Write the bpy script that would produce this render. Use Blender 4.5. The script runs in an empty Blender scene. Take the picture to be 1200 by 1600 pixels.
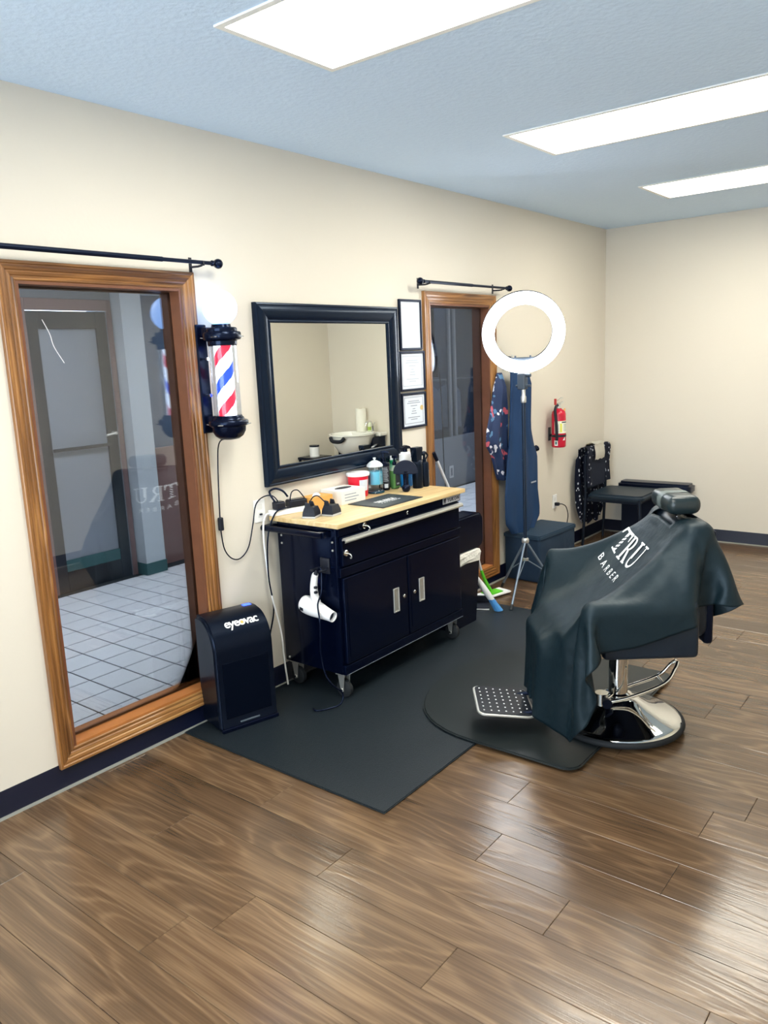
import bpy, bmesh, math, random
import numpy as np
from mathutils import Vector, Matrix
from mathutils.bvhtree import BVHTree
random.seed(7)
SC = bpy.context.scene
C = SC.collection
PI = math.pi

# ------------------------------------------------------------------ camera
YAW, PITCH, ROLL, FPX = 0.673360, -0.192901, -0.043249, 1230.64
CAM = Vector((2.954, 0.0, 1.70))
fwd = Vector((-math.sin(YAW)*math.cos(PITCH), math.cos(YAW)*math.cos(PITCH), math.sin(PITCH)))
rgt = Vector((math.cos(YAW), math.sin(YAW), 0)); upv = rgt.cross(fwd)
r2 = rgt*math.cos(ROLL)+upv*math.sin(ROLL); u2 = -rgt*math.sin(ROLL)+upv*math.cos(ROLL)
cd = bpy.data.cameras.new('camera'); cam = bpy.data.objects.new('camera', cd); C.objects.link(cam)
cd.sensor_width = 36; cd.lens = FPX/1600*36; cd.clip_start = .05
cam.matrix_world = Matrix(((r2.x,u2.x,-fwd.x,CAM.x),(r2.y,u2.y,-fwd.y,CAM.y),(r2.z,u2.z,-fwd.z,CAM.z),(0,0,0,1)))
SC.camera = cam
# ------------------------------------------------------------------ world, exposure
DAY = 6.0           # sky through the unseen shop front added behind the camera
w = bpy.data.worlds.new('world'); SC.world = w; w.use_nodes = True
w.node_tree.nodes['Background'].inputs[0].default_value = (.82,.91,1,1)
w.node_tree.nodes['Background'].inputs[1].default_value = DAY
SC.view_settings.view_transform = 'Standard'; SC.view_settings.look = 'None'
SC.view_settings.gamma = 1; SC.view_settings.use_curve_mapping = False
SC.view_settings.exposure = 1.0
TROFFER = 11.0      # emission of the ceiling light lenses
RING = 9.0         # emission of the ring light
LOBBY = 14.0         # emission of the unseen panels added to brighten the lobby

# ------------------------------------------------------------------ materials
def srgb(r, g, b):
    f = lambda c: (c/255/12.92) if c/255 <= .04045 else ((c/255+.055)/1.055)**2.4
    return (f(r), f(g), f(b), 1)
MATS = {}
def M(name, col, rough=.5, metal=0, emit=None, estr=0, bump=None, var=None, spec=.5, coat=0, trans=0, ior=1.45, sheen=0, tint=None):
    if name in MATS: return MATS[name]
    m = bpy.data.materials.new(name); m.use_nodes = True; nt = m.node_tree; N = nt.nodes; L = nt.links
    p = N['Principled BSDF']
    p.inputs['Base Color'].default_value = col; p.inputs['Roughness'].default_value = rough
    p.inputs['Metallic'].default_value = metal; p.inputs['Specular IOR Level'].default_value = spec
    p.inputs['Coat Weight'].default_value = coat; p.inputs['Transmission Weight'].default_value = trans
    p.inputs['IOR'].default_value = ior; p.inputs['Sheen Weight'].default_value = sheen
    if tint: p.inputs['Specular Tint'].default_value = tint
    if emit: p.inputs['Emission Color'].default_value = emit; p.inputs['Emission Strength'].default_value = estr
    if bump or var:
        tc = N.new('ShaderNodeTexCoord')
    if var:
        nz = N.new('ShaderNodeTexNoise'); nz.inputs['Scale'].default_value = var[0]; nz.inputs['Detail'].default_value = 4
        L.new(tc.outputs['Object'], nz.inputs['Vector'])
        mx = N.new('ShaderNodeMixRGB'); mx.inputs[1].default_value = [c*(1-var[1]) for c in col[:3]]+[1]
        mx.inputs[2].default_value = [min(1,c*(1+var[1])) for c in col[:3]]+[1]
        L.new(nz.outputs['Fac'], mx.inputs[0]); L.new(mx.outputs[0], p.inputs['Base Color'])
    if bump:
        nb = N.new('ShaderNodeTexNoise'); nb.inputs['Scale'].default_value = bump[0]; nb.inputs['Detail'].default_value = 3
        L.new(tc.outputs['Object'], nb.inputs['Vector'])
        b = N.new('ShaderNodeBump'); b.inputs['Strength'].default_value = bump[1]; b.inputs['Distance'].default_value = bump[2] if len(bump) > 2 else .01
        L.new(nb.outputs['Fac'], b.inputs['Height']); L.new(b.outputs['Normal'], p.inputs['Normal'])
    MATS[name] = m
    return m
def math_node(N, L, op, a, b=None):
    n = N.new('ShaderNodeMath'); n.operation = op
    for i, v in enumerate((a, b)):
        if v is None: continue
        if isinstance(v, (int, float)): n.inputs[i].default_value = v
        else: L.new(v, n.inputs[i])
    return n.outputs[0]
def wood(name, axis, dark, mid, light, rings=22, fine=90, stretch=7, rough=.4, rand=True, coat=0, bump=.25, scl=1.0, lw=.13, broad=.55, spec=.5):
    """grain running along the local axis 0/1/2: contour lines of a stretched noise plus fine pores"""
    m = bpy.data.materials.new(name); m.use_nodes = True; nt = m.node_tree; N = nt.nodes; L = nt.links
    p = N['Principled BSDF']; tc = N.new('ShaderNodeTexCoord'); oi = N.new('ShaderNodeObjectInfo')
    ad = N.new('ShaderNodeVectorMath'); ad.operation = 'ADD'; L.new(tc.outputs['Object'], ad.inputs[0])
    if rand:
        sc = N.new('ShaderNodeVectorMath'); sc.operation = 'SCALE'; cb = N.new('ShaderNodeCombineXYZ')
        for i in range(3): L.new(oi.outputs['Random'], cb.inputs[i])
        L.new(cb.outputs[0], sc.inputs[0]); sc.inputs['Scale'].default_value = 37.0; L.new(sc.outputs[0], ad.inputs[1])
    def scaled(k):
        v = N.new('ShaderNodeVectorMath'); v.operation = 'MULTIPLY'; v.inputs[1].default_value = k; L.new(ad.outputs[0], v.inputs[0]); return v.outputs[0]
    ka = [stretch*scl]*3; ka[axis] = .8*scl
    n1 = N.new('ShaderNodeTexNoise'); n1.inputs['Scale'].default_value = 1; n1.inputs['Detail'].default_value = 2; n1.inputs['Roughness'].default_value = .45; L.new(scaled(ka), n1.inputs['Vector'])
    sn = math_node(N, L, 'SINE', math_node(N, L, 'MULTIPLY', n1.outputs['Fac'], rings*6.283))
    line = math_node(N, L, 'POWER', math_node(N, L, 'MULTIPLY', math_node(N, L, 'ADD', sn, 1.0), .5), 3.5)
    kf = [fine*scl]*3; kf[axis] = 3.0*scl
    n2 = N.new('ShaderNodeTexNoise'); n2.inputs['Scale'].default_value = 1; n2.inputs['Detail'].default_value = 3; L.new(scaled(kf), n2.inputs['Vector'])
    kb = [3.4*scl]*3; kb[axis] = .9*scl
    n3 = N.new('ShaderNodeTexNoise'); n3.inputs['Scale'].default_value = 1; n3.inputs['Detail'].default_value = 3; L.new(scaled(kb), n3.inputs['Vector'])
    kp = [26*scl]*3; kp[axis] = 1.6*scl
    n4 = N.new('ShaderNodeTexNoise'); n4.inputs['Scale'].default_value = 1; n4.inputs['Detail'].default_value = 2; L.new(scaled(kp), n4.inputs['Vector'])
    f = math_node(N, L, 'ADD', math_node(N, L, 'MULTIPLY', line, lw), math_node(N, L, 'MULTIPLY', n2.outputs['Fac'], .34))
    f = math_node(N, L, 'ADD', f, math_node(N, L, 'MULTIPLY', n3.outputs['Fac'], broad))
    f = math_node(N, L, 'ADD', f, math_node(N, L, 'MULTIPLY', n4.outputs['Fac'], .30))
    if rand: f = math_node(N, L, 'ADD', f, math_node(N, L, 'MULTIPLY', math_node(N, L, 'SUBTRACT', oi.outputs['Random'], .5), .14))
    f = math_node(N, L, 'ADD', f, (.55-broad)*.5+(.13-lw)*.3); p.inputs['Specular IOR Level'].default_value = spec
    rp = N.new('ShaderNodeValToRGB'); rp.color_ramp.elements[0].position = .42; rp.color_ramp.elements[0].color = dark
    rp.color_ramp.elements[1].position = .92; rp.color_ramp.elements[1].color = light
    e = rp.color_ramp.elements.new(.66); e.color = mid
    L.new(f, rp.inputs[0]); L.new(rp.outputs[0], p.inputs['Base Color'])
    p.inputs['Roughness'].default_value = rough; p.inputs['Coat Weight'].default_value = coat; p.inputs['Coat Roughness'].default_value = .2
    b = N.new('ShaderNodeBump'); b.inputs['Strength'].default_value = bump; b.inputs['Distance'].default_value = .002
    L.new(math_node(N, L, 'ADD', math_node(N, L, 'MULTIPLY', line, .5), n2.outputs['Fac']), b.inputs['Height']); L.new(b.outputs['Normal'], p.inputs['Normal'])
    return m
def glass_pane(name, tint, refl=1.0, rough=0.0):
    """clear sheet: straight-through transmission with a Fresnel reflection"""
    m = bpy.data.materials.new(name); m.use_nodes = True; nt = m.node_tree; N = nt.nodes; L = nt.links
    N.remove(N['Principled BSDF']); out = N['Material Output']
    t = N.new('ShaderNodeBsdfTransparent'); t.inputs[0].default_value = tint
    g = N.new('ShaderNodeBsdfGlossy'); g.inputs['Roughness'].default_value = rough; g.inputs[0].default_value = (1,1,1,1)
    fr = N.new('ShaderNodeFresnel'); fr.inputs[0].default_value = 1.52
    k = math_node(N, L, 'MULTIPLY', fr.outputs[0], refl)
    mx = N.new('ShaderNodeMixShader'); L.new(k, mx.inputs[0]); L.new(t.outputs[0], mx.inputs[1]); L.new(g.outputs[0], mx.inputs[2]); L.new(mx.outputs[0], out.inputs[0])
    return m
def spots(name, base, marks, scale, size, rough=.7, mcol=None, warp=0):
    """fabric with small scattered marks (Voronoi cells)"""
    m = bpy.data.materials.new(name); m.use_nodes = True; nt = m.node_tree; N = nt.nodes; L = nt.links
    p = N['Principled BSDF']; tc = N.new('ShaderNodeTexCoord'); v = N.new('ShaderNodeTexVoronoi'); v.inputs['Scale'].default_value = scale
    if warp:
        nz = N.new('ShaderNodeTexNoise'); nz.inputs['Scale'].default_value = 14; L.new(tc.outputs['Object'], nz.inputs['Vector'])
        sc = N.new('ShaderNodeVectorMath'); sc.operation = 'SCALE'; sc.inputs['Scale'].default_value = warp; L.new(nz.outputs['Color'], sc.inputs[0])
        ad = N.new('ShaderNodeVectorMath'); ad.operation = 'ADD'; L.new(tc.outputs['Object'], ad.inputs[0]); L.new(sc.outputs[0], ad.inputs[1]); L.new(ad.outputs[0], v.inputs['Vector'])
    else: L.new(tc.outputs['Object'], v.inputs['Vector'])
    lt = math_node(N, L, 'LESS_THAN', v.outputs['Distance'], size)
    mx = N.new('ShaderNodeMixRGB'); mx.inputs[1].default_value = base; L.new(lt, mx.inputs[0])
    if mcol:
        rp = N.new('ShaderNodeValToRGB'); rp.color_ramp.interpolation = 'CONSTANT'
        sep = N.new('ShaderNodeSeparateColor'); L.new(v.outputs['Color'], sep.inputs[0]); L.new(sep.outputs[0], rp.inputs[0])
        rp.color_ramp.elements[0].color = mcol[0]; rp.color_ramp.elements[1].color = mcol[-1]; rp.color_ramp.elements[1].position = .8
        for i, c in enumerate(mcol[1:-1]):
            e = rp.color_ramp.elements.new(.3+.25*i); e.color = c
        L.new(rp.outputs[0], mx.inputs[2])
    else: mx.inputs[2].default_value = marks
    L.new(mx.outputs[0], p.inputs['Base Color']); p.inputs['Roughness'].default_value = rough
    return m

m_wall = M('wall_paint', srgb(218,211,198), .75, bump=(60,.08,.004))
m_backwall = m_wall
m_ceil = M('ceiling_paint', srgb(208,230,255), .85, bump=(45,.3,.010), var=(30,.03))
m_base = M('black_vinyl_base', srgb(9,15,38), .35)
m_shoe = M('grey_caulk', srgb(128,128,122), .6)
m_oak_v = wood('oak_upright', 2, srgb(84,50,22), srgb(148,100,52), srgb(184,138,84), rings=7, fine=120, stretch=9, rough=.32, coat=.2)
m_oak_h = wood('oak_level', 1, srgb(84,50,22), srgb(148,100,52), srgb(184,138,84), rings=7, fine=120, stretch=9, rough=.32, coat=.2)
m_jamb = M('stained_jamb', srgb(112,70,48), .4, var=(18,.2))
m_plank = wood('plank_wood', 0, srgb(62,46,32), srgb(98,76,55), srgb(138,112,84), rings=13, fine=150, stretch=4.2, rough=.20, bump=.2, lw=.11, broad=.34, spec=.75)
m_black = M('black_gloss', srgb(5,9,26), .22, spec=.35, tint=(.45,.6,1,1))
m_blacksat = M('black_satin', srgb(7,13,30), .42, spec=.35, tint=(.45,.6,1,1))
m_blackmat = M('black_plastic', srgb(14,20,34), .5)
m_blackfab = M('black_fabric', srgb(12,22,42), .85, bump=(400,.2,.002))
m_vinyl = M('black_vinyl', srgb(22,34,46), .38, bump=(120,.1,.002))
m_steel = M('brushed_steel', srgb(215,215,210), .38, .85)
m_chrome = M('chrome', srgb(225,225,222), .06, 1)
m_white = M('white_plastic', srgb(238,238,238), .35)
m_paper = M('paper_white', srgb(208,215,226), .8)
m_print = M('print_grey', srgb(140,148,160), .8)
m_darkprint = M('print_dark', srgb(40,44,54), .7)
m_whiteprint = M('print_white', srgb(236,238,240), .6)
m_rubber = M('rubber_black', srgb(22,26,30), .7)
m_bamboo = wood('bamboo_top', 1, srgb(196,160,104), srgb(218,192,142), srgb(232,214,174), rings=4, fine=70, stretch=14, rough=.35, rand=False, bump=.05)

# ------------------------------------------------------------------ mesh helpers
def new(): return bmesh.new()
def link(name, me, mat, parent=None):
    o = bpy.data.objects.new(name, me); C.objects.link(o)
    if parent: o.parent = parent
    if mat:
        me.materials.clear(); me.materials.append(mat)
    return o
def obj(name, bm, mat, parent=None, smooth=None, loc=None, rot=None):
    me = bpy.data.meshes.new(name); bmesh.ops.recalc_face_normals(bm, faces=bm.faces[:]); bm.to_mesh(me); bm.free()
    o = link(name, me, mat, parent)
    if smooth is not None:
        for p in me.polygons: p.use_smooth = True
        if smooth < 179:
            me.set_sharp_from_angle(angle=math.radians(smooth))
    if loc: o.location = loc
    if rot: o.rotation_euler = rot
    return o
def tag(o, label, cat, group=None):
    o['label'] = label; o['category'] = cat
    if group: o['group'] = group
    return o
def thing(name, label, cat, loc=(0,0,0), rotz=0, group=None):
    o = bpy.data.objects.new(name, None); C.objects.link(o); o.location = loc; o.rotation_euler = (0,0,rotz); o.empty_display_size = .1
    return tag(o, label, cat, group)
def struct_(o): o['kind'] = 'structure'; return o
def bx(bm, a, b, bev=0, seg=2, mtx=None):
    x0,y0,z0 = a; x1,y1,z1 = b
    t = bmesh.new()
    vs = [t.verts.new((x,y,z)) for x in (x0,x1) for y in (y0,y1) for z in (z0,z1)]
    for f in ((0,1,3,2),(4,6,7,5),(0,4,5,1),(2,3,7,6),(0,2,6,4),(1,5,7,3)): t.faces.new([vs[i] for i in f])
    bmesh.ops.recalc_face_normals(t, faces=t.faces[:])
    if bev: bmesh.ops.bevel(t, geom=t.edges[:], offset=bev, segments=seg, affect='EDGES', profile=.5)
    if mtx: bmesh.ops.transform(t, matrix=mtx, verts=t.verts[:])
    me = bpy.data.meshes.new('_'); t.to_mesh(me); t.free(); bm.from_mesh(me); bpy.data.meshes.remove(me)
    return bm
def box(a, b, bev=0, seg=2, mtx=None): return bx(new(), a, b, bev, seg, mtx)
def frame_of(d):
    d = d.normalized(); a = Vector((0,0,1)) if abs(d.z) < .95 else Vector((1,0,0))
    u = d.cross(a).normalized(); return u, d.cross(u).normalized()
def tube(bm, pts, r, seg=8, cap=True, smooth=0, flat=1.0):
    pts = [Vector(p) for p in pts]
    if smooth:
        q = [pts[0]*2-pts[1]]+pts+[pts[-1]*2-pts[-2]]; out = []
        for i in range(1, len(q)-2):
            p0,p1,p2,p3 = q[i-1:i+3]
            for k in range(smooth):
                t = k/smooth
                out.append(.5*((2*p1)+(p2-p0)*t+(2*p0-5*p1+4*p2-p3)*t*t+(3*p1-p0-3*p2+p3)*t**3))
        pts = out+[pts[-1]]
    n = len(pts); rs = r if isinstance(r, (list,tuple)) else [r]*n
    if len(rs) != n: rs = [rs[0]+(rs[-1]-rs[0])*i/(n-1) for i in range(n)]
    rings = []; u = None
    for i, p in enumerate(pts):
        d = (pts[min(i+1,n-1)]-pts[max(i-1,0)])
        if d.length < 1e-9: d = Vector((0,0,1))
        d.normalize()
        if u is None: u, v = frame_of(d)
        else:
            u = (u-d*u.dot(d)); u = u.normalized() if u.length > 1e-6 else frame_of(d)[0]; v = d.cross(u)
        rings.append([bm.verts.new(p+(u*math.cos(a)+v*math.sin(a)*flat)*rs[i]) for a in (2*PI*k/seg for k in range(seg))])
    for i in range(n-1):
        for k in range(seg): bm.faces.new((rings[i][k],rings[i][(k+1)%seg],rings[i+1][(k+1)%seg],rings[i+1][k]))
    if cap: bm.faces.new(rings[0][::-1]); bm.faces.new(rings[-1])
    return bm
def cyl(bm, p0, p1, r0, r1=None, seg=20): return tube(bm, [p0,p1], [r0, r0 if r1 is None else r1], seg)
def lathe(bm, prof, c=(0,0,0), seg=28, mtx=None, sx=1, sy=1):
    """profile [(r,z)...] about z at c"""
    t = bmesh.new(); rings = []
    for r, z in prof:
        if r < 1e-6: rings.append([t.verts.new((0,0,z))])
        else: rings.append([t.verts.new((r*math.cos(2*PI*k/seg)*sx, r*math.sin(2*PI*k/seg)*sy, z)) for k in range(seg)])
    for a, b in zip(rings, rings[1:]):
        for k in range(seg):
            k2 = (k+1) % seg
            if len(a) == 1 and len(b) == 1: continue
            if len(a) == 1: t.faces.new((a[0], b[k], b[k2]))
            elif len(b) == 1: t.faces.new((a[k], a[k2], b[0]))
            else: t.faces.new((a[k], a[k2], b[k2], b[k]))
    if len(rings[0]) > 1: t.faces.new(rings[0][::-1])
    if len(rings[-1]) > 1: t.faces.new(rings[-1])
    if mtx: bmesh.ops.transform(t, matrix=mtx, verts=t.verts[:])
    bmesh.ops.translate(t, vec=c, verts=t.verts[:])
    me = bpy.data.meshes.new('_'); t.to_mesh(me); t.free(); bm.from_mesh(me); bpy.data.meshes.remove(me)
    return bm
def prism(bm, poly, h0, h1, axes=(0,1,2), bev=0, seg=2):
    """polygon [(a,b)...] in axes[0],axes[1], extruded along axes[2] from h0 to h1"""
    t = bmesh.new()
    def P(a, b, h):
        v = [0,0,0]; v[axes[0]] = a; v[axes[1]] = b; v[axes[2]] = h; return v
    lo = [t.verts.new(P(a,b,h0)) for a,b in poly]; hi = [t.verts.new(P(a,b,h1)) for a,b in poly]; n = len(poly)
    f0 = t.faces.new(lo[::-1]); f1 = t.faces.new(hi)
    for i in range(n): t.faces.new((lo[i],lo[(i+1)%n],hi[(i+1)%n],hi[i]))
    bmesh.ops.recalc_face_normals(t, faces=t.faces[:])
    if bev:
        es = [e for e in t.edges if (e.verts[0] in lo and e.verts[1] in lo) or (e.verts[0] in hi and e.verts[1] in hi)]
        bmesh.ops.bevel(t, geom=es, offset=bev, segments=seg, affect='EDGES')
    me = bpy.data.meshes.new('_'); t.to_mesh(me); t.free(); bm.from_mesh(me); bpy.data.meshes.remove(me)
    return bm
def rrect(x0, y0, x1, y1, r, n=5):
    out = []
    for cx, cy, a0 in ((x1-r,y1-r,0),(x0+r,y1-r,90),(x0+r,y0+r,180),(x1-r,y0+r,270)):
        for k in range(n+1):
            a = math.radians(a0+90*k/n); out.append((cx+r*math.cos(a), cy+r*math.sin(a)))
    return out
def text_bm(s, size, depth=.001, mtx=None, shear=0, spacing=1.0, bold=0):
    cu = bpy.data.curves.new('_t', 'FONT'); cu.body = s; cu.size = size; cu.extrude = depth/2; cu.shear = shear
    cu.space_character = spacing; cu.offset = bold; cu.resolution_u = 3; cu.align_x = 'CENTER'; cu.align_y = 'CENTER'
    o = bpy.data.objects.new('_t', cu); C.objects.link(o); bpy.context.view_layer.update()
    me = bpy.data.meshes.new_from_object(o); bm = new(); bm.from_mesh(me)
    bpy.data.objects.remove(o); bpy.data.curves.remove(cu); bpy.data.meshes.remove(me)
    if mtx: bmesh.ops.transform(bm, matrix=mtx, verts=bm.verts[:])
    return bm
def basis(o, ex, ey, ez):
    return Matrix(((ex[0],ey[0],ez[0],o[0]),(ex[1],ey[1],ez[1],o[1]),(ex[2],ey[2],ez[2],o[2]),(0,0,0,1)))
def T(x,y,z): return Matrix.Translation((x,y,z))
def RZ(a): return Matrix.Rotation(a,4,'Z')
def RY(a): return Matrix.Rotation(a,4,'Y')
def RX(a): return Matrix.Rotation(a,4,'X')
def loft(bm, rows, seg=24, cap=True):
    """rows of closed loops (equal counts)"""
    R = [[bm.verts.new(p) for p in r] for r in rows]; n = len(R[0])
    for a, b in zip(R, R[1:]):
        for k in range(n): bm.faces.new((a[k],a[(k+1)%n],b[(k+1)%n],b[k]))
    if cap: bm.faces.new(R[0][::-1]); bm.faces.new(R[-1])
    return bm

# ------------------------------------------------------------------ room shell
XR, YB, YF, ZC = 3.43, 7.05, -1.6, 2.74
W1 = (1.552, 2.308, .165, 2.042)      # opening of the big window: y0 y1 z0 z1
W2 = (4.245, 4.986, .130, 2.030)      # opening of the far window
TW = .13
bm = new()
for a, b in (((-TW,YF-.1,0),(0,W1[0],ZC)), ((-TW,W1[1],0),(0,W2[0],ZC)), ((-TW,W2[1],0),(0,10.1,ZC)),
             ((-TW,W1[0],0),(0,W1[1],W1[2])), ((-TW,W1[0],W1[3]),(0,W1[1],ZC)), ((-TW,W2[0],0),(0,W2[1],W2[2])), ((-TW,W2[0],W2[3]),(0,W2[1],ZC))):
    bx(bm, a, b)
struct_(obj('wall_left', bm, m_wall))
struct_(obj('wall_back', box((0,YB,0),(XR+.1,YB+.1,ZC)), m_backwall))
struct_(obj('wall_right', box((XR,YF-.1,0),(XR+.1,YB,ZC)), m_wall))
bm = new()
for a, b in (((0,YF-.1,0),(.25,YF,ZC)), ((3.15,YF-.1,0),(XR,YF,ZC)), ((.25,YF-.1,0),(3.15,YF,.45)), ((.25,YF-.1,2.4),(3.15,YF,ZC))): bx(bm, a, b)
struct_(obj('wall_front', bm, m_wall))
fw = bpy.data.objects.new('fill_window', None); C.objects.link(fw); struct_(fw)     # unseen shop front added behind the camera to let daylight in
obj('pane', box((.25,YF-.06,.45),(3.15,YF-.054,2.4)), glass_pane('fill_window_glass', (.95,.97,.98,1), 1.0), fw)
for xx in (.25,1.68,3.11): obj('mullion', box((xx,YF-.08,.45),(xx+.04,YF-.03,2.4),.003), M('fill_window_frame', srgb(60,62,66), .4, .6), fw)
pl_ = bpy.data.lights.new('front_portal', 'AREA'); pl_.shape = 'RECTANGLE'; pl_.size = 2.9; pl_.size_y = 1.95; pl_.cycles.is_portal = True
po = bpy.data.objects.new('front_portal', pl_); C.objects.link(po); po.location = (1.7,YF-.09,1.425); po.rotation_euler = (PI/2,0,0)
# ceiling with cut-outs for the recessed lights
LX = (.915, 2.135)
LIGHTS_Y = [(.042,.572), (1.836,2.366), (3.634,4.164), (5.420,5.975)]
bm = new(); cuts = sorted(LIGHTS_Y); y = YF-.1
for a, b in cuts:
    bx(bm, (-TW,y,ZC), (XR+.1,a,ZC+.12)); bx(bm, (-TW,a,ZC), (LX[0],b,ZC+.12)); bx(bm, (LX[1],a,ZC), (XR+.1,b,ZC+.12)); y = b
bx(bm, (-TW,y,ZC), (XR+.1,YB+.1,ZC+.12))
struct_(obj('ceiling', bm, m_ceil))
# floor: slab with separate planks
slab = struct_(obj('floor', box((0,YF,-.08),(XR,YB,-.006)), M('floor_underlay', srgb(34,26,20), .8)))
PW, PL = .1866, 1.22
pm = {}
y0 = 2.2360 - PW*30
offs = {}
known = {round((2.05-(2.236-PW*30))/PW):1.651, round((1.863-(2.236-PW*30))/PW):2.0, 30:2.22}
r_ = 0; yy = y0
while yy < YB:
    ya, yb = max(yy, YF), min(yy+PW, YB)
    if yb > YF+.01:
        st = known.get(r_, (r_*0.437+.11*((r_*7) % 5)) % PL)
        x = st-PL*4
        while x < XR:
            xa, xb = max(x, 0), min(x+PL, XR)
            if xb-xa > .01:
                key = (round(xb-xa,3), round(yb-ya,3))
                if key not in pm:
                    t = box((-(xb-xa)/2+.0006,-(yb-ya)/2+.0006,-.006),((xb-xa)/2-.0006,(yb-ya)/2-.0006,0), .0012, 1)
                    me = bpy.data.meshes.new('plank'); t.to_mesh(me); t.free(); me.materials.append(m_plank); pm[key] = me
                o = bpy.data.objects.new('plank', pm[key]); C.objects.link(o); o.parent = slab; o.location = ((xa+xb)/2,(ya+yb)/2,0)
            x += PL
    yy += PW; r_ += 1
# black vinyl base with a grey bead at the floor
def base_run(name, poly, h0, h1, axes, shoe):
    o = struct_(obj(name, prism(new(), poly, h0, h1, axes), m_base, smooth=40))
    obj('floor_bead', prism(new(), shoe, h0, h1, axes), m_shoe, o)
bp = [(0,0),(.012,0),(.010,.006),(.005,.018),(.004,.104),(.002,.109),(0,.109)]
bs = [(.010,0),(.021,0),(.018,.006),(.012,.009),(.009,.008)]
base_run('baseboard_left', bp, YF, YB, (0,2,1), bs)
base_run('baseboard_back', [(YB-a,b) for a,b in bp], 0, XR, (1,2,0), [(YB-a,b) for a,b in bs])
base_run('baseboard_right', [(XR-a,b) for a,b in bp], YF, YB, (0,2,1), [(XR-a,b) for a,b in bs])

# ------------------------------------------------------------------ interior windows: oak casing, jambs, pane
CW = .072
cprof = [(0,0),(0,.010),(.004,.0135),(.010,.0135),(.013,.0105),(.017,.0105),(.021,.0145),(.029,.0165),(.032,.0145),(.036,.0145),(.040,.0185),(.050,.0205),(.054,.0185),(.058,.0185),(.062,.0225),(.070,.0225),(.072,.020),(.072,0)]
def casing(par, y0, y1, z0, z1):
    for side in ('left','right','top','bottom'):
        bm = new(); A = []; B = []
        for o, d in cprof:
            if side == 'left':   a, b = (d, y0-o, z0-o), (d, y0-o, z1+o)
            elif side == 'right': a, b = (d, y1+o, z0-o), (d, y1+o, z1+o)
            elif side == 'top':  a, b = (d, y0-o, z1+o), (d, y1+o, z1+o)
            else:                a, b = (d, y0-o, z0-o), (d, y1+o, z0-o)
            A.append(a); B.append(b)
        loft(bm, [A, B])
        obj('casing', bm, m_oak_v if side in ('left','right') else m_oak_h, par)
def interior_window(name, o, tint):
    y0, y1, z0, z1 = o
    e = bpy.data.objects.new(name, None); C.objects.link(e); struct_(e)
    casing(e, y0, y1, z0, z1)
    j = .012
    obj('jamb', box((-TW,y0,z0),(.009,y0+j,z1), .001), m_jamb, e)
    obj('jamb', box((-TW,y1-j,z0),(.009,y1,z1), .001), m_jamb, e)
    obj('jamb', box((-TW,y0+j,z1-j),(.009,y1-j,z1), .001), m_jamb, e)
    obj('sill', box((-TW,y0+j,z0),(.009,y1-j,z0+j), .001), M('sill_oak', srgb(176,112,60), .3, var=(20,.15)), e)
    bm = new()
    for a, b in (((y0+j,z0+j),(y0+j+.010,z1-j)),((y1-j-.010,z0+j),(y1-j,z1-j)),((y0+j,z1-j-.010),(y1-j,z1-j)),((y0+j,z0+j),(y1-j,z0+j+.010))):
        bx(bm, (-.072,a[0],a[1]), (-.062,b[0],b[1]))
    obj('glazing_bead', bm, m_jamb, e)
    obj('pane', box((-.062,y0+j,z0+j),(-.056,y1-j,z1-j)), tint, e)
    return e
wn1 = interior_window('window_1', W1, glass_pane('tinted_glass', (.74,.78,.83,1), 1.5))
wn2 = interior_window('window_2', W2, glass_pane('tinted_glass_matte', (.74,.79,.86,1), .12))
bm = tube(new(), [(-.0545,1.675,1.905),(-.0545,1.700,1.850),(-.0545,1.712,1.800),(-.0545,1.748,1.735)], .0028, 6, smooth=6, flat=.5)  # thin white curve on the pane
obj('white_curve', bm, m_whiteprint, wn1)

# ------------------------------------------------------------------ lobby behind the windows
LXW = -2.72
m_lw = M('lobby_wall_paint', srgb(126,132,142), .8)
m_lgrey = M('lobby_grey', srgb(106,112,122), .8)
m_lbase = M('lobby_base_green', srgb(46,86,90), .5)
lf = struct_(obj('floor_lobby', box((LXW-.6,.2,-.08),(-TW,10.1,-.003)), M('grout_dark', srgb(24,28,34), .8)))
struct_(obj('wall_lobby_side', box((LXW-.1,.2,-.003),(LXW,3.02,2.6)), m_lw))
bm = new()
bx(bm, (LXW-.1,3.70,-.003), (LXW,4.02,2.6)); bx(bm, (LXW-.1,3.02,2.16), (LXW,3.70,2.6)); bx(bm, (LXW-.1,4.02,2.3), (LXW,6.2,2.6))
bx(bm, (LXW-.1,6.2,-.003), (LXW,10.1,.655)); bx(bm, (LXW-.1,6.2,2.35), (LXW,10.1,2.6)); bx(bm, (LXW-.1,6.2,.655), (LXW,6.6,2.35))
struct_(obj('wall_lobby_far', bm, m_lgrey))
struct_(obj('wall_lobby_end', box((LXW-.6,10.1,-.003),(-TW,10.2,2.6)), m_lw))
struct_(obj('wall_lobby_start', box((LXW-.6,.1,-.003),(-TW,.2,2.6)), m_lw))
struct_(obj('ceiling_lobby', box((LXW-.6,.1,2.6),(-TW,10.2,2.7)), M('lobby_ceiling', srgb(140,150,162), .9)))
lc = struct_(obj('column_lobby', box((LXW+.001,3.745,0),(-2.585,3.935,2.6)), M('lobby_column', srgb(176,186,196), .8)))
obj('column_base', box((LXW+.001,3.737,0),(-2.577,3.943,.1), .003), m_lbase, lc)
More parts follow.
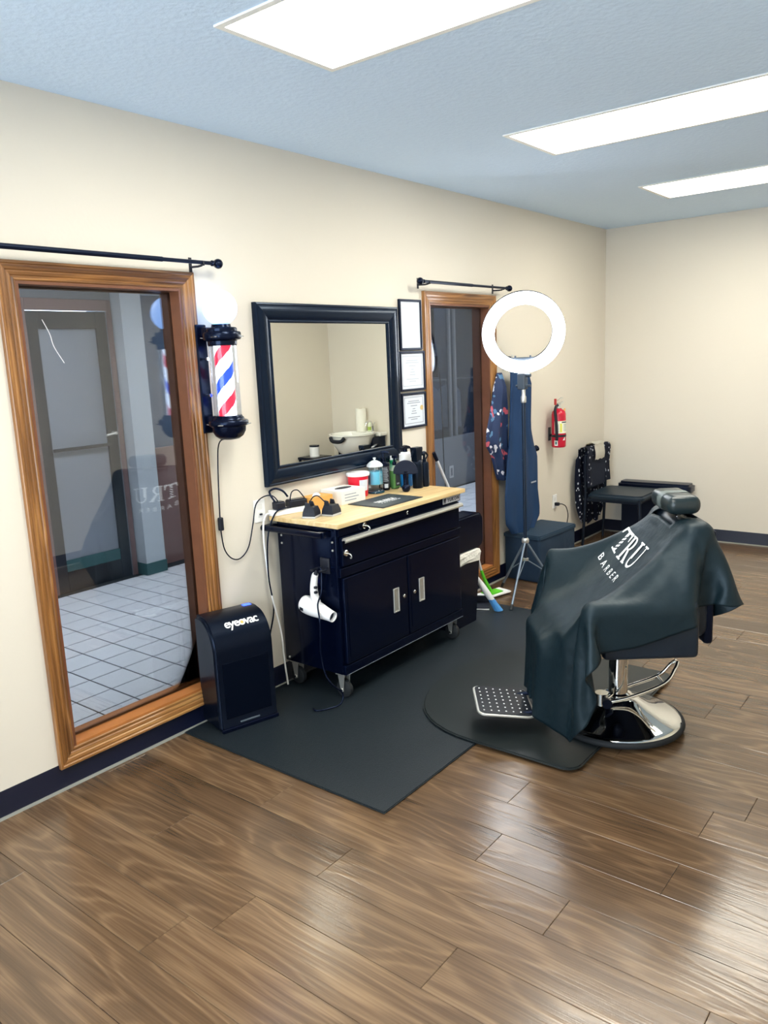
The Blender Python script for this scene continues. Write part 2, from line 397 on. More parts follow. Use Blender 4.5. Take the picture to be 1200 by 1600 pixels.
# tiles, 0.211 m pitch
P_ = .2105
t = box((-P_/2+.0045,-P_/2+.0045,-.006),(P_/2-.0045,P_/2-.0045,0), .0012, 1); me = bpy.data.meshes.new('tile'); t.to_mesh(me); t.free()
m_tile = M('lobby_tile', srgb(222,228,236), .28, var=(14,.06)); me.materials.append(m_tile)
cnt = 0
for i in range(-10, 40):
    for k in range(0, 13):
        yc = 1.993+P_*(i+.5); xc = -.54-P_*(k-1.5)-P_
        if not (LXW+.0 < xc-P_/2+.02 and xc+P_/2 < -TW+.01): continue
        if not (1.35 < yc < 4.3 or (6.9 < yc < 9.4 and xc < -1.35)): continue
        o = bpy.data.objects.new('tile', me); C.objects.link(o); o.parent = lf; o.location = (xc,yc,0); cnt += 1
# lobby door: dark stiles and rails round a frosted pane, oak trim
dr = bpy.data.objects.new('door_1', None); C.objects.link(dr); struct_(dr); dr.location = (LXW,3.36,0)
m_dark = M('dark_door_stain', srgb(16,22,34), .5)
m_brn = M('brown_trim', srgb(116,92,92), .5, var=(12,.15))
for a, b in (((-.05,-.33,0),(.0,-.24,2.15)),((-.05,.24,0),(0,.33,2.15))): obj('stile', box(a,b,.003), m_dark, dr)
obj('rail', box((-.05,-.24,0),(0,.24,.16),.003), M('black_kick_rail', srgb(10,16,26), .4), dr)
obj('rail', box((-.05,-.24,.16),(-.004,.24,.25),.003), m_lbase, dr)
obj('rail', box((-.05,-.24,2.02),(0,.24,2.15),.003), m_dark, dr)
obj('push_bar', box((.0,-.24,1.10),(.02,.24,1.125),.004), m_dark, dr)
obj('frosted_pane', box((-.035,-.24,.25),(-.02,.24,2.02)), M('frosted_pane', srgb(126,134,146), .3), dr)
h = obj('handle', cyl(new(), (0,.285,1.2),(.05,.285,1.2), .014, seg=12), m_steel, dr); obj('lever', tube(new(), [(.045,.285,1.2),(.048,.20,1.19)], .009, 8), m_steel, h)
for a, b in (((.0,-.42,0),(.02,-.335,2.24)),((0,.335,0),(.02,.375,2.24)),((0,-.335,2.155),(.02,.335,2.24))): obj('door_trim', box(a,b,.004), m_brn, dr)
# floor reflection painted as a brown panel right of the column and the dark shop window further along
struct_(obj('wall_lobby_reflection', box((LXW-.12,4.02,-.003),(LXW-.06,6.2,1.02)), M('brown_floor_reflection', srgb(120,92,90), .55)))
struct_(obj('wall_lobby_recess', box((LXW-.60,3.9,-.003),(LXW-.5,10.1,2.6)), M('dark_recess', srgb(74,92,114), .8)))
sw = bpy.data.objects.new('window_3', None); C.objects.link(sw); struct_(sw)
obj('pane', box((LXW-.05,6.6,.655),(LXW-.044,10.1,2.35)), glass_pane('dark_shop_glass', (.60,.66,.74,1), .5), sw)
for yy in (6.6,8.62,8.74,10.06): obj('mullion', box((LXW-.07,yy,.655),(LXW-.02,yy+.04,2.35),.003), m_lgrey, sw)
m_sh = M('hanging_shirt_fabric', srgb(214,220,228), .9)
for i, yy in enumerate((8.28,8.36,8.45,8.54,8.9,9.02)):
    t_ = thing('hanging_shirt', 'pale shirt on a rail behind the dark lobby shop window', 'shirt', (LXW-.27,yy,.75), 0, 'shirts behind the dark shop window')
    bm = new(); loft(bm, [[(.16*s_*math.cos(a),.022*math.sin(a)+.006*math.sin(3*z_+i),z_) for a in (2*PI*k/14 for k in range(14))] for z_, s_ in ((0,1.0),(.15,.97),(.35,.95),(.48,.9),(.53,.55),(.56,.2))])
    obj('body', bm, m_sh, t_, smooth=60); obj('hanger', tube(new(), [(0,0,.555),(0,0,.62),(0,.02,.64),(0,.03,.62)], .004, 6, smooth=3), m_steel, t_)
rl = tag(obj('clothes_rail', cyl(new(), (LXW-.27,8.0,1.385),(LXW-.27,10.09,1.385), .012, seg=12), m_steel), 'metal clothes rail behind the dark lobby shop window', 'rail')
ol = thing('wall_outlet', 'pale outlet plate low on the lobby wall behind far window', 'outlet', (LXW,8.56,.2)); obj('plate', box((0,-.05,-.08),(.008,.05,.08),.003), M('outlet_grey', srgb(170,172,178), .5), ol); obj('socket', box((.008,-.02,-.05),(.012,.02,.05),.002), m_lgrey, ol)
# a plugged-in charger brick and its hanging cord just behind the far window
wc = thing('hanging_cable', 'thin black cable hanging down behind the far window pane', 'cable', (-.25,4.62,1.6))
obj('brick', box((-.03,-.045,-.05),(.03,.045,.10),.01), m_black, wc)
obj('strap', box((-.006,-.04,.10),(.006,.04,1.0),.002), m_black, wc)
obj('cord', tube(new(), [(0,.03,-.0),(0,.07,.025),(0,.10,-.06),(0,.115,-.30),(0,.12,-.6),(0,.135,-.9),(0,.15,-1.2),(.02,.16,-1.6)], .004, 6, smooth=5), m_black, wc)

# ------------------------------------------------------------------ ceiling lights
m_tr = M('light_trim', srgb(240,240,235), .5)
m_lens = M('light_lens', (1,.985,.93,1), .4, emit=(1,.96,.84,1), estr=TROFFER)
names = ['recessed ceiling light panel behind and above the camera','recessed ceiling light panel nearest the striped barber pole, cut by the top edge','middle recessed ceiling light panel','farthest recessed ceiling light panel, nearest the back wall']
for (a, b), lb in zip(LIGHTS_Y, names):
    yc = (a+b)/2; hw = (b-a)/2; xc = (LX[0]+LX[1])/2; hl = (LX[1]-LX[0])/2
    t_ = thing('ceiling_light', lb, 'ceiling light', (xc,yc,ZC), 0, 'recessed ceiling light panels')
    bm = new()
    for p, q in (((-hl-.012,-hw-.012,-.006),(hl+.012,-hw+.012,.004)),((-hl-.012,hw-.012,-.006),(hl+.012,hw+.012,.004)),((-hl-.012,-hw+.012,-.006),(-hl+.012,hw-.012,.004)),((hl-.012,-hw+.012,-.006),(hl+.012,hw-.012,.004))): bx(bm, p, q)
    obj('trim', bm, m_tr, t_)
    obj('housing', box((-hl,-hw,.03),(hl,hw,.11)), m_tr, t_)
    obj('lens', box((-hl+.008,-hw+.008,.002),(hl-.008,hw-.008,.01)), m_lens, t_)
lt = thing('lobby_fill_light', 'added unseen fill light panel of the lobby beyond the windows', 'ceiling light', (-1.5,5.4,2.575))  # three unseen panels added to brighten the lobby
obj('lens', box((-.3,-.6,-.02),(.3,.6,-.008)), M('lobby_fill_lens', (1,1,1,1), .4, emit=(1,.97,.92,1), estr=LOBBY), lt); obj('trim', box((-.32,-.62,-.012),(.32,.62,.024)), m_tr, lt)
lt2 = thing('lobby_fill_light', 'added unseen fill light panel of the lobby near its start', 'ceiling light', (-1.5,2.4,2.575))
obj('lens', box((-.3,-.6,-.02),(.3,.6,-.008)), MATS['lobby_fill_lens'], lt2); obj('trim', box((-.32,-.62,-.012),(.32,.62,.024)), m_tr, lt2)
lt3 = thing('lobby_fill_light', 'added unseen fill light panel of the lobby at its far end', 'ceiling light', (-1.3,8.2,2.575))
obj('lens', box((-.3,-.6,-.02),(.3,.6,-.008)), MATS['lobby_fill_lens'], lt3); obj('trim', box((-.32,-.62,-.012),(.32,.62,.024)), m_tr, lt3)
lt4 = thing('shop_fill_strip', 'added unseen fill strip brightening the dark shop window beyond the lobby', 'light', (LXW-.28,8.7,2.55))  # unseen strip added so the shirts in the recess show
obj('lens', box((-.05,-.7,-.02),(.05,.7,-.008)), M('fill_strip_lens', (1,1,1,1), .4, emit=(.9,.95,1,1), estr=7.0), lt4); obj('trim', box((-.06,-.72,-.008),(.06,.72,.049)), m_tr, lt4)

# ------------------------------------------------------------------ curtain rods
def rod(y0, y1, z, label, r, step=None):
    t_ = thing('curtain_rod', label, 'curtain rod', (.085,(y0+y1)/2,z), 0, 'black curtain rods above the windows')
    a, b = y0-(y0+y1)/2, y1-(y0+y1)/2
    bm = new(); s = a+(b-a)*(step or .6)
    cyl(bm, (0,a,0),(0,s,0), r, seg=14); obj('rod', bm, m_blacksat, t_, smooth=40)
    obj('rod', cyl(new(), (0,s-.01,0),(0,b,0), r*.8, seg=14), m_blacksat, t_, smooth=40)
    for e, sg in ((a,-1),(b,1)):
        fp = [(.008,0),(.013,.004),(.013,.012),(.009,.016),(.009,.020),(.017,.026),(.0215,.036),(.022,.042),(.0205,.050),(.014,.058),(.006,.062),(0,.063)]
        obj('finial', lathe(new(), fp, (0,e,0), 18, mtx=RX(-sg*PI/2)), m_black, t_, smooth=50)
    for e in (a+.05, b-.05):
        bm = box((-.085,e-.008,-.034),(-.081,e+.008,.03),.001); tube(bm, [(-.082,e,-.012),(-.03,e,-.014),(-.004,e,-.012)], .005, 8); bx(bm, (-.012,e-.004,-.014),(.012,e+.004,-.009),.001); bx(bm, (.008,e-.004,-.012),(.012,e+.004,.004),.001)
        obj('bracket', bm, m_blackmat, t_)
rod(.55, 2.43, 2.150, 'long black curtain rod with ball finials above the big oak window', .0105, .86)
rod(4.085, 5.095, 2.148, 'short black curtain rod with ball finials above the far oak window', .010, .55)

# ------------------------------------------------------------------ barber pole
t_ = thing('barber_pole', 'lit red, white and blue barber pole with white globe on the wall', 'barber pole', (0,2.42,1.36))
z0 = 1.36; ax = .13
obj('backplate', box((.001,-.062,.03),(.03,-.002,.525),.006), m_black, t_)
for zz in (.09,.49): obj('bracket_arm', box((.02,-.045,zz-.02),(.075,-.005,zz+.02),.004), m_black, t_)
for zz in (.205,.37):
    bm = new(); cyl(bm, (.03,-.03,zz),(.062,-.03,zz), .0035, seg=10); lathe(bm, [(0,0),(.008,0),(.009,.004),(.008,.008),(0,.008)], (.05,-.03,zz), 10, RY(PI/2)); bx(bm, (.058,-.040,zz-.003),(.066,-.020,zz+.003),.001)
    obj('thumb_screw', bm, m_chrome, t_, smooth=40)
cap_t = [(.05,.425),(.062,.425),(.066,.43),(.066,.445),(.070,.449),(.083,.452),(.086,.458),(.086,.480),(.082,.486),(.070,.489),(.070,.500),(.066,.505),(.045,.508),(.042,.520),(.040,.520)]
ct = obj('top_cap', lathe(new(), [(0,.425)]+cap_t+[(0,.520)], (ax,0,0), 40), m_black, t_, smooth=35)
cap_b = [(0,0),(.02,.0),(.045,.004),(.064,.018),(.076,.040),(.078,.062),(.080,.062),(.088,.066),(.091,.072),(.091,.084),(.087,.090),(.074,.094),(.071,.102),(.066,.106),(.064,.112),(0,.112)]
cbt = obj('bottom_cap', lathe(new(), cap_b, (ax,0,0), 40), m_black, t_, smooth=35)
for par, zz, rr in ((ct,.469,.087),(cbt,.078,.092)):
    for k in range(4):
        bm = new(); a = k*PI/2+.5
        cx, cy = ax+rr*math.cos(a), rr*math.sin(a); tx, ty = -math.sin(a), math.cos(a); nx, ny = math.cos(a), math.sin(a)
        tube(bm, [(cx-tx*.012,cy-ty*.012,zz-.008),(cx-tx*.012+nx*.01,cy-ty*.012+ny*.01,zz-.006),(cx+tx*.012+nx*.01,cy+ty*.012+ny*.01,zz-.006),(cx+tx*.012,cy+ty*.012,zz-.008)], .0022, 6)
        obj('clip', bm, m_chrome, par)
obj('globe', lathe(new(), [(0,-.078)]+[(.078*math.sin(a), -.078*math.cos(a)) for a in (PI*k/24 for k in range(2,24))]+[(0,.078)], (ax,0,.592), 36), M('globe_glow', (1,1,1,1), .3, emit=(.16,.42,1,1), estr=1.7), t_, smooth=180)
# striped drum: three colours wound as a helix
mats = [M('stripe_white', srgb(240,244,255), .4, emit=(.86,.93,1,1), estr=1.6), M('stripe_red', srgb(200,6,30), .4, emit=(.75,.01,.04,1), estr=1.0), M('stripe_blue', srgb(6,40,200), .4, emit=(.005,.05,.72,1), estr=1.0)]
bm = new(); NS, NZ, R0 = 72, 80, .041; grid = [[bm.verts.new((ax+R0*math.cos(2*PI*i/NS), R0*math.sin(2*PI*i/NS), .112+.313*k/NZ)) for i in range(NS)] for k in range(NZ+1)]
me = bpy.data.meshes.new('striped_drum')
idx = []
for k in range(NZ):
    for i in range(NS):
        bm.faces.new((grid[k][i],grid[k][(i+1)%NS],grid[k+1][(i+1)%NS],grid[k+1][i]))
        ph = (k/NZ*.313/.25 - i/NS*1.0 + .10) % 1.0      # one full colour cycle is 0.25 m
        idx.append(0 if ph < .27 else 1 if ph < .5 else 0 if ph < .77 else 2)
bm.to_mesh(me); bm.free()
for m_ in mats: me.materials.append(m_)
for p, q in zip(me.polygons, idx): p.material_index = q; p.use_smooth = True
o = bpy.data.objects.new('striped_drum', me); C.objects.link(o); o.parent = t_
obj('glass_tube', lathe(new(), [(.064,.110),(.064,.427),(.0615,.427),(.0615,.110)], (ax,0,0), 40), glass_pane('clear_tube', (.95,.97,1,1), .4), t_, smooth=50)
cord = obj('cord', tube(new(), [(.10,.01,.004),(.04,.01,-.02),(.015,.012,-.12),(.012,.0,-.38),(.014,.002,-.50),(.014,.02,-.56),(.014,.06,-.60),(.014,.11,-.605),(.014,.165,-.56),(.014,.205,-.45),(.016,.23,-.36),(.02,.28,-.325),(.03,.34,-.33),(.06,.37,-.39)], .0032, 7, smooth=6), m_black, t_, smooth=60)
obj('inline_switch', box((.004,-.012,-.445),(.024,.012,-.38),.005), m_blackmat, cord)
# a light inside the globe's reach comes from its own emission

# ------------------------------------------------------------------ wall mirror
t_ = thing('wall_mirror', 'large rectangular wall mirror in a wide black frame', 'mirror', (0,3.31,1.085))
prof = [(0,.014),(0,.024),(.004,.027),(.012,.027),(.016,.024),(.020,.026),(.030,.030),(.055,.036),(.075,.034),(.084,.030),(.088,.032),(.096,.030),(.098,.026),(.098,.001)]
y0, y1, zz0, zz1 = -.48, .472, .092, .812
for side in range(4):
    A, B = [], []
    for o_, d in prof+[(0,.001)]:
        if side == 0: a, b = (d,y0-o_,zz0-o_), (d,y0-o_,zz1+o_)
        elif side == 1: a, b = (d,y1+o_,zz0-o_), (d,y1+o_,zz1+o_)
        elif side == 2: a, b = (d,y0-o_,zz1+o_), (d,y1+o_,zz1+o_)
        else: a, b = (d,y0-o_,zz0-o_), (d,y1+o_,zz0-o_)
        A.append(a); B.append(b)
    obj('frame_rail', loft(new(), [A,B]), M('mirror_frame_black', srgb(8,18,34), .25, spec=.35, tint=(.5,.7,1,1)), t_, smooth=40)
obj('mirror_glass', box((.004,y0-.004,zz0-.004),(.016,y1+.004,zz1+.004)), M('mirror_silver', (.86,.87,.82,1), .0, 1), t_)

# ------------------------------------------------------------------ framed certificates
def cert(yc, zc, w_, h_, label, kind):
    t_ = thing('certificate_frame', label, 'certificate', (0,yc,zc), 0, 'certificates hanging beside the mirror')
    f = .014; bm = new()
    for a, b in (((-w_/2,-h_/2),(-w_/2+f,h_/2)),((w_/2-f,-h_/2),(w_/2,h_/2)),((-w_/2+f,h_/2-f),(w_/2-f,h_/2)),((-w_/2+f,-h_/2),(w_/2-f,-h_/2+f))): bx(bm, (.001,a[0],a[1]), (.018,b[0],b[1]), .003)
    obj('frame', bm, m_blacksat, t_)
    p = obj('paper', box((.002,-w_/2+f*.8,-h_/2+f*.8),(.010,w_/2-f*.8,h_/2-f*.8)), m_paper, t_)
    bm = new(); W, H = w_/2-f, h_/2-f
    if kind == 0:
        bx(bm, (.010,-W*.8,H*.72),(.0104,-W*.2,H*.74))
    else:
        for a, b in (((-W*.86,-H*.86),(-W*.82,H*.86)),((W*.82,-H*.86),(W*.86,H*.86)),((-W*.86,H*.82),(W*.86,H*.86)),((-W*.86,-H*.86),(W*.86,-H*.82))): bx(bm, (.010,a[0],a[1]),(.0104,b[0],b[1]))
        for k, (ww, zz) in enumerate(((.5,.6),(.6,.48),(.3,.3),(.12,.1),(.2,-.05),(.25,-.2),(.55,-.45),(.3,-.58))): bx(bm, (.010,-W*ww,H*zz-.003),(.0104,W*ww,H*zz+.002))
    obj('print', bm, m_print if kind == 2 else M('print_faint', srgb(176,184,196), .8), p)
    if kind == 2: obj('seal', lathe(new(), [(0,0),(.016,0),(.016,.001),(0,.001)], (.0105,W*.72,H*.12), 16, RY(PI/2)), M('gold_seal', srgb(196,170,110), .5), p)
cert(4.032, 1.893, .228, .305, 'tall black-framed blank-looking certificate, top of the three', 0)
cert(4.036, 1.613, .262, .244, 'black-framed certificate with faint print, middle of the three', 1)
cert(4.038, 1.370, .258, .220, 'black-framed certificate with border and gold seal, lowest of three', 2)

# ------------------------------------------------------------------ mats on the floor
m_mat = M('rubber_mat_black', srgb(24,32,38), .42, bump=(260,.6,.003))
mt = tag(obj('floor_mat', prism(new(), [(.025,2.09),(1.225,2.09),(1.225,4.535),(.025,4.535)], .0, .010, bev=.004), m_mat), 'large textured black rubber mat under the tool cabinet', 'mat')
poly = []
for k in range(6):
    a = -PI/2+PI/2*k/5; poly.append((1.63+.07*math.cos(a), 2.81+.07*math.sin(a)))
for k in range(6):
    a = PI/2*k/5; poly.append((1.63+.07*math.cos(a), 3.87+.07*math.sin(a)))
for k in range(25):
    a = PI/2+PI*k/24; c, s = math.cos(a), math.sin(a)
    poly.append((1.22+.52*math.copysign(abs(c)**.85, c), 3.34+.60*math.copysign(abs(s)**.9, s)))
tag(obj('chair_mat', prism(new(), poly, .0105, .022, bev=.008, seg=3), M('chair_mat_black', srgb(28,34,36), .4, bump=(500,.15,.001)), smooth=40), 'thick black half-round mat under the barber chair', 'mat')

# ------------------------------------------------------------------ tool cabinet
t_ = thing('tool_cabinet', 'black rolling steel tool cabinet with bamboo top below the mirror', 'cabinet', (0,0,0))
CX0, CX1, CY0, CY1, CZ0, CZ1 = .045, .468, 2.757, 3.838, .148, .905
m_cab = M('cabinet_black_paint', srgb(3,7,24), .16, spec=.3, tint=(.4,.55,1,1))
body = obj('body', box((CX0,CY0,CZ0),(CX1-.02,CY1,CZ1),.006), m_cab, t_, smooth=40)
tp = obj('worktop', box((.018,2.732,.906),(.487,3.866,.930),.003), m_bamboo, t_)
# face: top rail, drawer front, two doors, bottom rail
obj('top_rail', box((CX1-.02,CY0,.862),(CX1,CY1,CZ1),.002), m_cab, t_)
d = obj('drawer', box((CX1-.018,CY0+.02,.708),(CX1+.004,CY1-.02,.858),.004), m_cab, t_)
bm = new(); prism(bm, [(.0,.845),(.006,.852),(.022,.848),(.026,.838),(.024,.830),(.018,.828),(.020,.838),(.012,.842),(.0,.838)], CY0+.02, CY1-.012, (0,2,1))
obj('handle_bar', bm, m_steel, d, loc=(CX1+.003,0,0))
obj('lower_rail', box((CX1-.02,CY0,.655),(CX1+.001,CY1,.702),.004), m_cab, t_)
for a, b, hy, ky in ((CY0+.018,3.292,3.182,3.252),(3.300,CY1-.018,3.414,3.346)):
    dd = obj('door', box((CX1-.018,a,.205),(CX1+.003,b,.650),.005), m_cab, t_)
    obj('door_panel', prism(new(), rrect(a+.02,.235,b-.02,.628,.012), CX1+.003, CX1+.0055, (1,2,0), bev=.002), m_cab, dd)
    bm = new()
    for p, q in (((hy-.024,.365),(hy-.018,.497)),((hy+.018,.365),(hy+.024,.497)),((hy-.018,.490),(hy+.018,.497)),((hy-.018,.365),(hy+.018,.372))): bx(bm, (CX1+.003,p[0],p[1]),(CX1+.011,q[0],q[1]),.0015)
    hd = obj('pull_rim', bm, m_steel, dd)
    prism(bm := new(), [(CX1+.006,hy-.018),(CX1+.0065,hy-.016),(CX1+.009,hy+.018),(CX1+.006,hy+.018)], .372, .490, (0,1,2)); obj('pull_cup', bm, m_steel, hd)
    obj('lock', lathe(new(), [(0,0),(.011,0),(.011,.004),(.008,.007),(0,.007)], (CX1+.005,ky,.434), 16, RY(PI/2)), m_chrome, dd, smooth=40)
obj('bottom_rail', box((CX1-.02,CY0,.150),(CX1+.001,CY1,.200),.004), m_cab, t_)
obj('trim_line', box((CX1+.001,CY0+.004,.150),(CX1+.004,CY1-.004,.1535),.001), M('edge_grey', srgb(120,128,140), .3, .6), t_)
obj('drawer_lock', lathe(new(), [(0,0),(.010,0),(.010,.005),(.007,.008),(0,.008)], (CX1+.0005,3.313,.884), 16, RY(PI/2)), m_chrome, t_, smooth=40)
bg = obj('badge', box((CX1,3.655,.866),(CX1+.004,3.828,.902),.001), M('badge_silver', srgb(150,152,158), .35, .7), t_)
obj('badge_plate', box((CX1+.004,3.685,.8685),(CX1+.0046,3.825,.8995)), M('badge_dark', srgb(176,178,186), .45, .2), bg)
obj('badge_lettering', text_bm('YUKON', .030, .0012, basis((CX1+.0055,3.757,.884),(0,1,0),(0,0,1),(1,0,0)), spacing=1.25, bold=.0006), M('badge_ink', srgb(14,18,30), .4), bg)
obj('badge_emblem', prism(new(), [(3.659,.897),(3.684,.899),(3.672,.872)], CX1+.004, CX1+.0058, (1,2,0)), MATS['badge_ink'], bg)
# side push rail and its screws
sr = obj('push_rail', tube(new(), [(-.0,2.700,.874),(.41,2.700,.874)], .016, 14), m_cab, t_, smooth=40)
for xx in (.03,.40): obj('rail_arm', box((xx-.02,2.70,.858),(xx+.02,CY0+.002,.89),.004), m_cab, sr)
for xx in (.075,.425):
    for zz in (.79,.831): obj('screw', lathe(new(), [(0,0),(.006,0),(.005,.003),(0,.004)], (xx,CY0-.0005,zz), 12, RX(PI/2)), m_steel, t_, smooth=40)
obj('screw', lathe(new(), [(0,0),(.006,0),(.005,.003),(0,.004)], (.075,CY0-.0005,.17), 12, RX(PI/2)), m_steel, t_, smooth=40)
for xx, yy, fr in ((.415,2.80,1),(.415,3.795,1),(.09,2.80,0),(.09,3.795,0)):
    bm = new(); bx(bm, (xx-.03,yy-.032,.138),(xx+.03,yy+.032,.148),.002)
    for s in (-1,1): prism(bm, [(xx-.022,.138),(xx+.022,.138),(xx+.012,.05),(xx-.004,.045)], yy+s*.022-.002, yy+s*.022+.002, (0,2,1))
    c_ = obj('caster', bm, m_steel, t_)
    obj('wheel', lathe(new(), [(0,-.014),(.040,-.014),(.046,-.010),(.047,0),(.046,.010),(.040,.014),(0,.014)], (xx+.002,yy,.059), 24, RX(PI/2)), m_rubber, c_, smooth=40)
    obj('axle', cyl(new(), (xx+.002,yy-.028,.059),(xx+.002,yy+.028,.059), .007, seg=10), m_chrome, c_)
# magnetic hooks
def hook(loc, label):
    t_ = thing('magnetic_hook', label, 'hook', loc, 0, 'silver magnetic hooks on the cabinet')
    obj('magnet', lathe(new(), [(0,0),(.0165,0),(.0165,.007),(.013,.010),(0,.010)], (0,0,0), 20, RY(PI/2)), m_chrome, t_, smooth=40)
    obj('hook_wire', tube(new(), [(.009,0,0),(.024,0,0),(.034,.002,-.006),(.036,.004,-.016),(.030,.006,-.024),(.024,.008,-.022)], .0028, 8, smooth=4), m_steel, t_, smooth=60)
hook((CX1+.0005,2.949,.8835), 'silver round magnetic hook on the top rail of the cabinet')
hook((CX1+.0045,2.795,.775), 'silver round magnetic hook lower on the front left of cabinet')

# ------------------------------------------------------------------ hair dryer on the cabinet side
t_ = thing('hair_dryer', 'white hair dryer hanging upside down on the cabinet side', 'hair dryer', (.36,2.69,.50))
a = math.radians(-10)
dm = basis((0,0,0),(math.cos(a),-.05,math.sin(a)),(0.0,1,0),(-math.sin(a),0,math.cos(a)))
prof = [(.0,-.098),(.030,-.100),(.040,-.094),(.045,-.075),(.046,-.05),(.044,-.02),(.038,.02),(.032,.06),(.028,.09),(.0265,.112),(.0245,.112),(.024,.090),(0,.090)]
ba = obj('barrel', lathe(new(), prof, (0,0,0), 28, dm@RY(PI/2)), m_white, t_, smooth=45)
obj('nozzle_opening', lathe(new(), [(0,.0905),(.0235,.0905),(.0235,.0925),(0,.0925)], (0,0,0), 24, dm@RY(PI/2)), m_black, ba)
obj('vent_badge', box((-.078,-.047,-.018),(-.054,-.0425,-.002),.002,mtx=dm), m_blackmat, ba)
hp = [(.002,0,.028),(-.012,0,.075),(-.012,0,.12),(-.003,0,.165),(.004,0,.180)]
ho = obj('handle', tube(new(), hp, [.022,.021,.019,.018,.015], 16, smooth=4), m_white, t_, smooth=50)
bm = new()
for zz in (.085,.11): bx(bm, (.003,-.02,zz),(.018,-.004,zz+.012),.003)
obj('switch', bm, m_blackmat, ho)
cd_ = obj('cord', tube(new(), [(.005,0,.178),(.012,.004,.20),(.03,.006,.215),(.048,-.004,.19),(.055,-.02,.10),(.04,-.035,.04),(.066,-.055,-.03),(.065,-.056,-.12),(.056,-.050,-.20),(.07,-.045,-.30),(.10,-.03,-.36),(.12,.02,-.42),(.12,.0,-.470),(.08,-.06,-.484),(.05,-.10,-.484),(.02,-.09,-.484)], .0042, 7, smooth=6), m_black, t_, smooth=60)
obj('strain_relief', tube(new(), [(.003,0,.172),(.010,.002,.20)], [.012,.007], 12), m_blackmat, cd_)
t_ = thing('dryer_holder', 'black hook holder carrying the hair dryer on the cabinet side', 'holder', (.375,CY0,.70))
bm = box((-.03,-.012,-.03),(.03,-.001,.05),.004); tube(bm, [(-.02,-.012,.0),(-.03,-.06,.0),(-.02,-.088,.004),(.0,-.095,.006)], .006, 8, smooth=4); tube(bm, [(.02,-.012,.0),(.035,-.05,.0),(.034,-.085,.004)], .006, 8, smooth=4)
obj('clip', bm, m_blackmat, t_, smooth=50)

# ------------------------------------------------------------------ things on the worktop
ZT = .930
t_ = thing('work_mat', 'thin black station mat with white logo print on the bamboo top', 'mat', (.312,3.333,ZT))
obj('sheet', box((-.122,-.180,.0005),(.122,.180,.004),.0015), M('station_mat', srgb(30,36,42), .55, bump=(300,.3,.002)), t_)
obj('mat_border', prism(new(), rrect(-.108,-.166,.108,.166,.01), .004, .0046), M('station_mat_inner', srgb(44,54,60), .5), t_)
bm = new(); rr = random.Random(5)
for row, (xx, n, hgt) in enumerate(((-.012,7,.020),(.012,9,.016),(.036,8,.008))):
    for k in range(n):
        ww = .010+rr.random()*.008; yy = -.085+k*.17/n+rr.random()*.004
        bx(bm, (xx-hgt/2,yy,.0046),(xx+hgt/2*(.5+rr.random()*.5),yy+ww,.005))
obj('logo_print', bm, m_whiteprint, t_)
# power strip with bricks
t_ = thing('power_strip', 'white power strip along the back left of the worktop', 'power strip', (.035,2.735,ZT), -.25)
obj('housing', box((-.026,-.005,.0),(.026,.265,.030),.005), m_white, t_)
for k in range(5): obj('socket', prism(new(), rrect(-.014,.07+k*.036-.012,.014,.07+k*.036+.012,.004), .030,.0312), M('socket_grey', srgb(205,205,205), .5), t_)
pc = obj('cord', tube(new(), [(-.0,-.004,.015),(.0,-.03,.012),(.01,-.055,-.03),(.012,-.060,-.12),(.005,-.05,-.25),(.02,-.04,-.42),(.05,-.02,-.60),(.055,-.015,-.75),(.05,.0,-.90)], .0048, 8, smooth=6), m_white, t_, smooth=60)
for i, (xx, yy, w_, l_, h_, lb) in enumerate(((.052,2.775,.05,.055,.04,'small black adapter plugged into the near end of power strip'),(.072,2.882,.055,.105,.038,'flat black charger brick resting on the far end of power strip'))):
    t_ = thing('adapter_brick', lb, 'adapter', (xx,yy,ZT+.031), -.25, 'black adapters on the power strip')
    obj('brick', box((-w_/2,-l_/2,0),(w_/2,l_/2,h_),.007), m_blackmat, t_)
    obj('lid_seam', box((-w_/2+.006,-l_/2+.006,h_-.0005),(w_/2-.006,l_/2-.006,h_+.002),.001), m_black, t_)
    if i == 0: obj('cord', tube(new(), [(0,-.02,.04),(-.015,-.035,.075),(-.03,-.03,.095),(-.02,.0,.105),(.0,.03,.09),(.01,.05,.06)], .0055, 8, smooth=5), m_black, t_, smooth=60)
    else: obj('cord', tube(new(), [(-.01,-.03,.04),(-.02,-.01,.075),(-.01,.02,.08),(.01,.045,.04)], .003, 7, smooth=5), m_black, t_, smooth=60)
t_ = thing('black_cable', 'black cable drooping off the worktop corner behind the vacuum', 'cable', (.05,2.80,ZT))
obj('cord', tube(new(), [(.03,.03,.034),(.03,-.02,.036),(.015,-.07,.015),(.0,-.115,-.10),(-.01,-.12,-.30),(-.005,-.105,-.48),(-.02,-.13,-.62),(-.03,-.16,-.78),(-.02,-.17,-.905)], .0042, 8, smooth=6), m_black, t_, smooth=60)
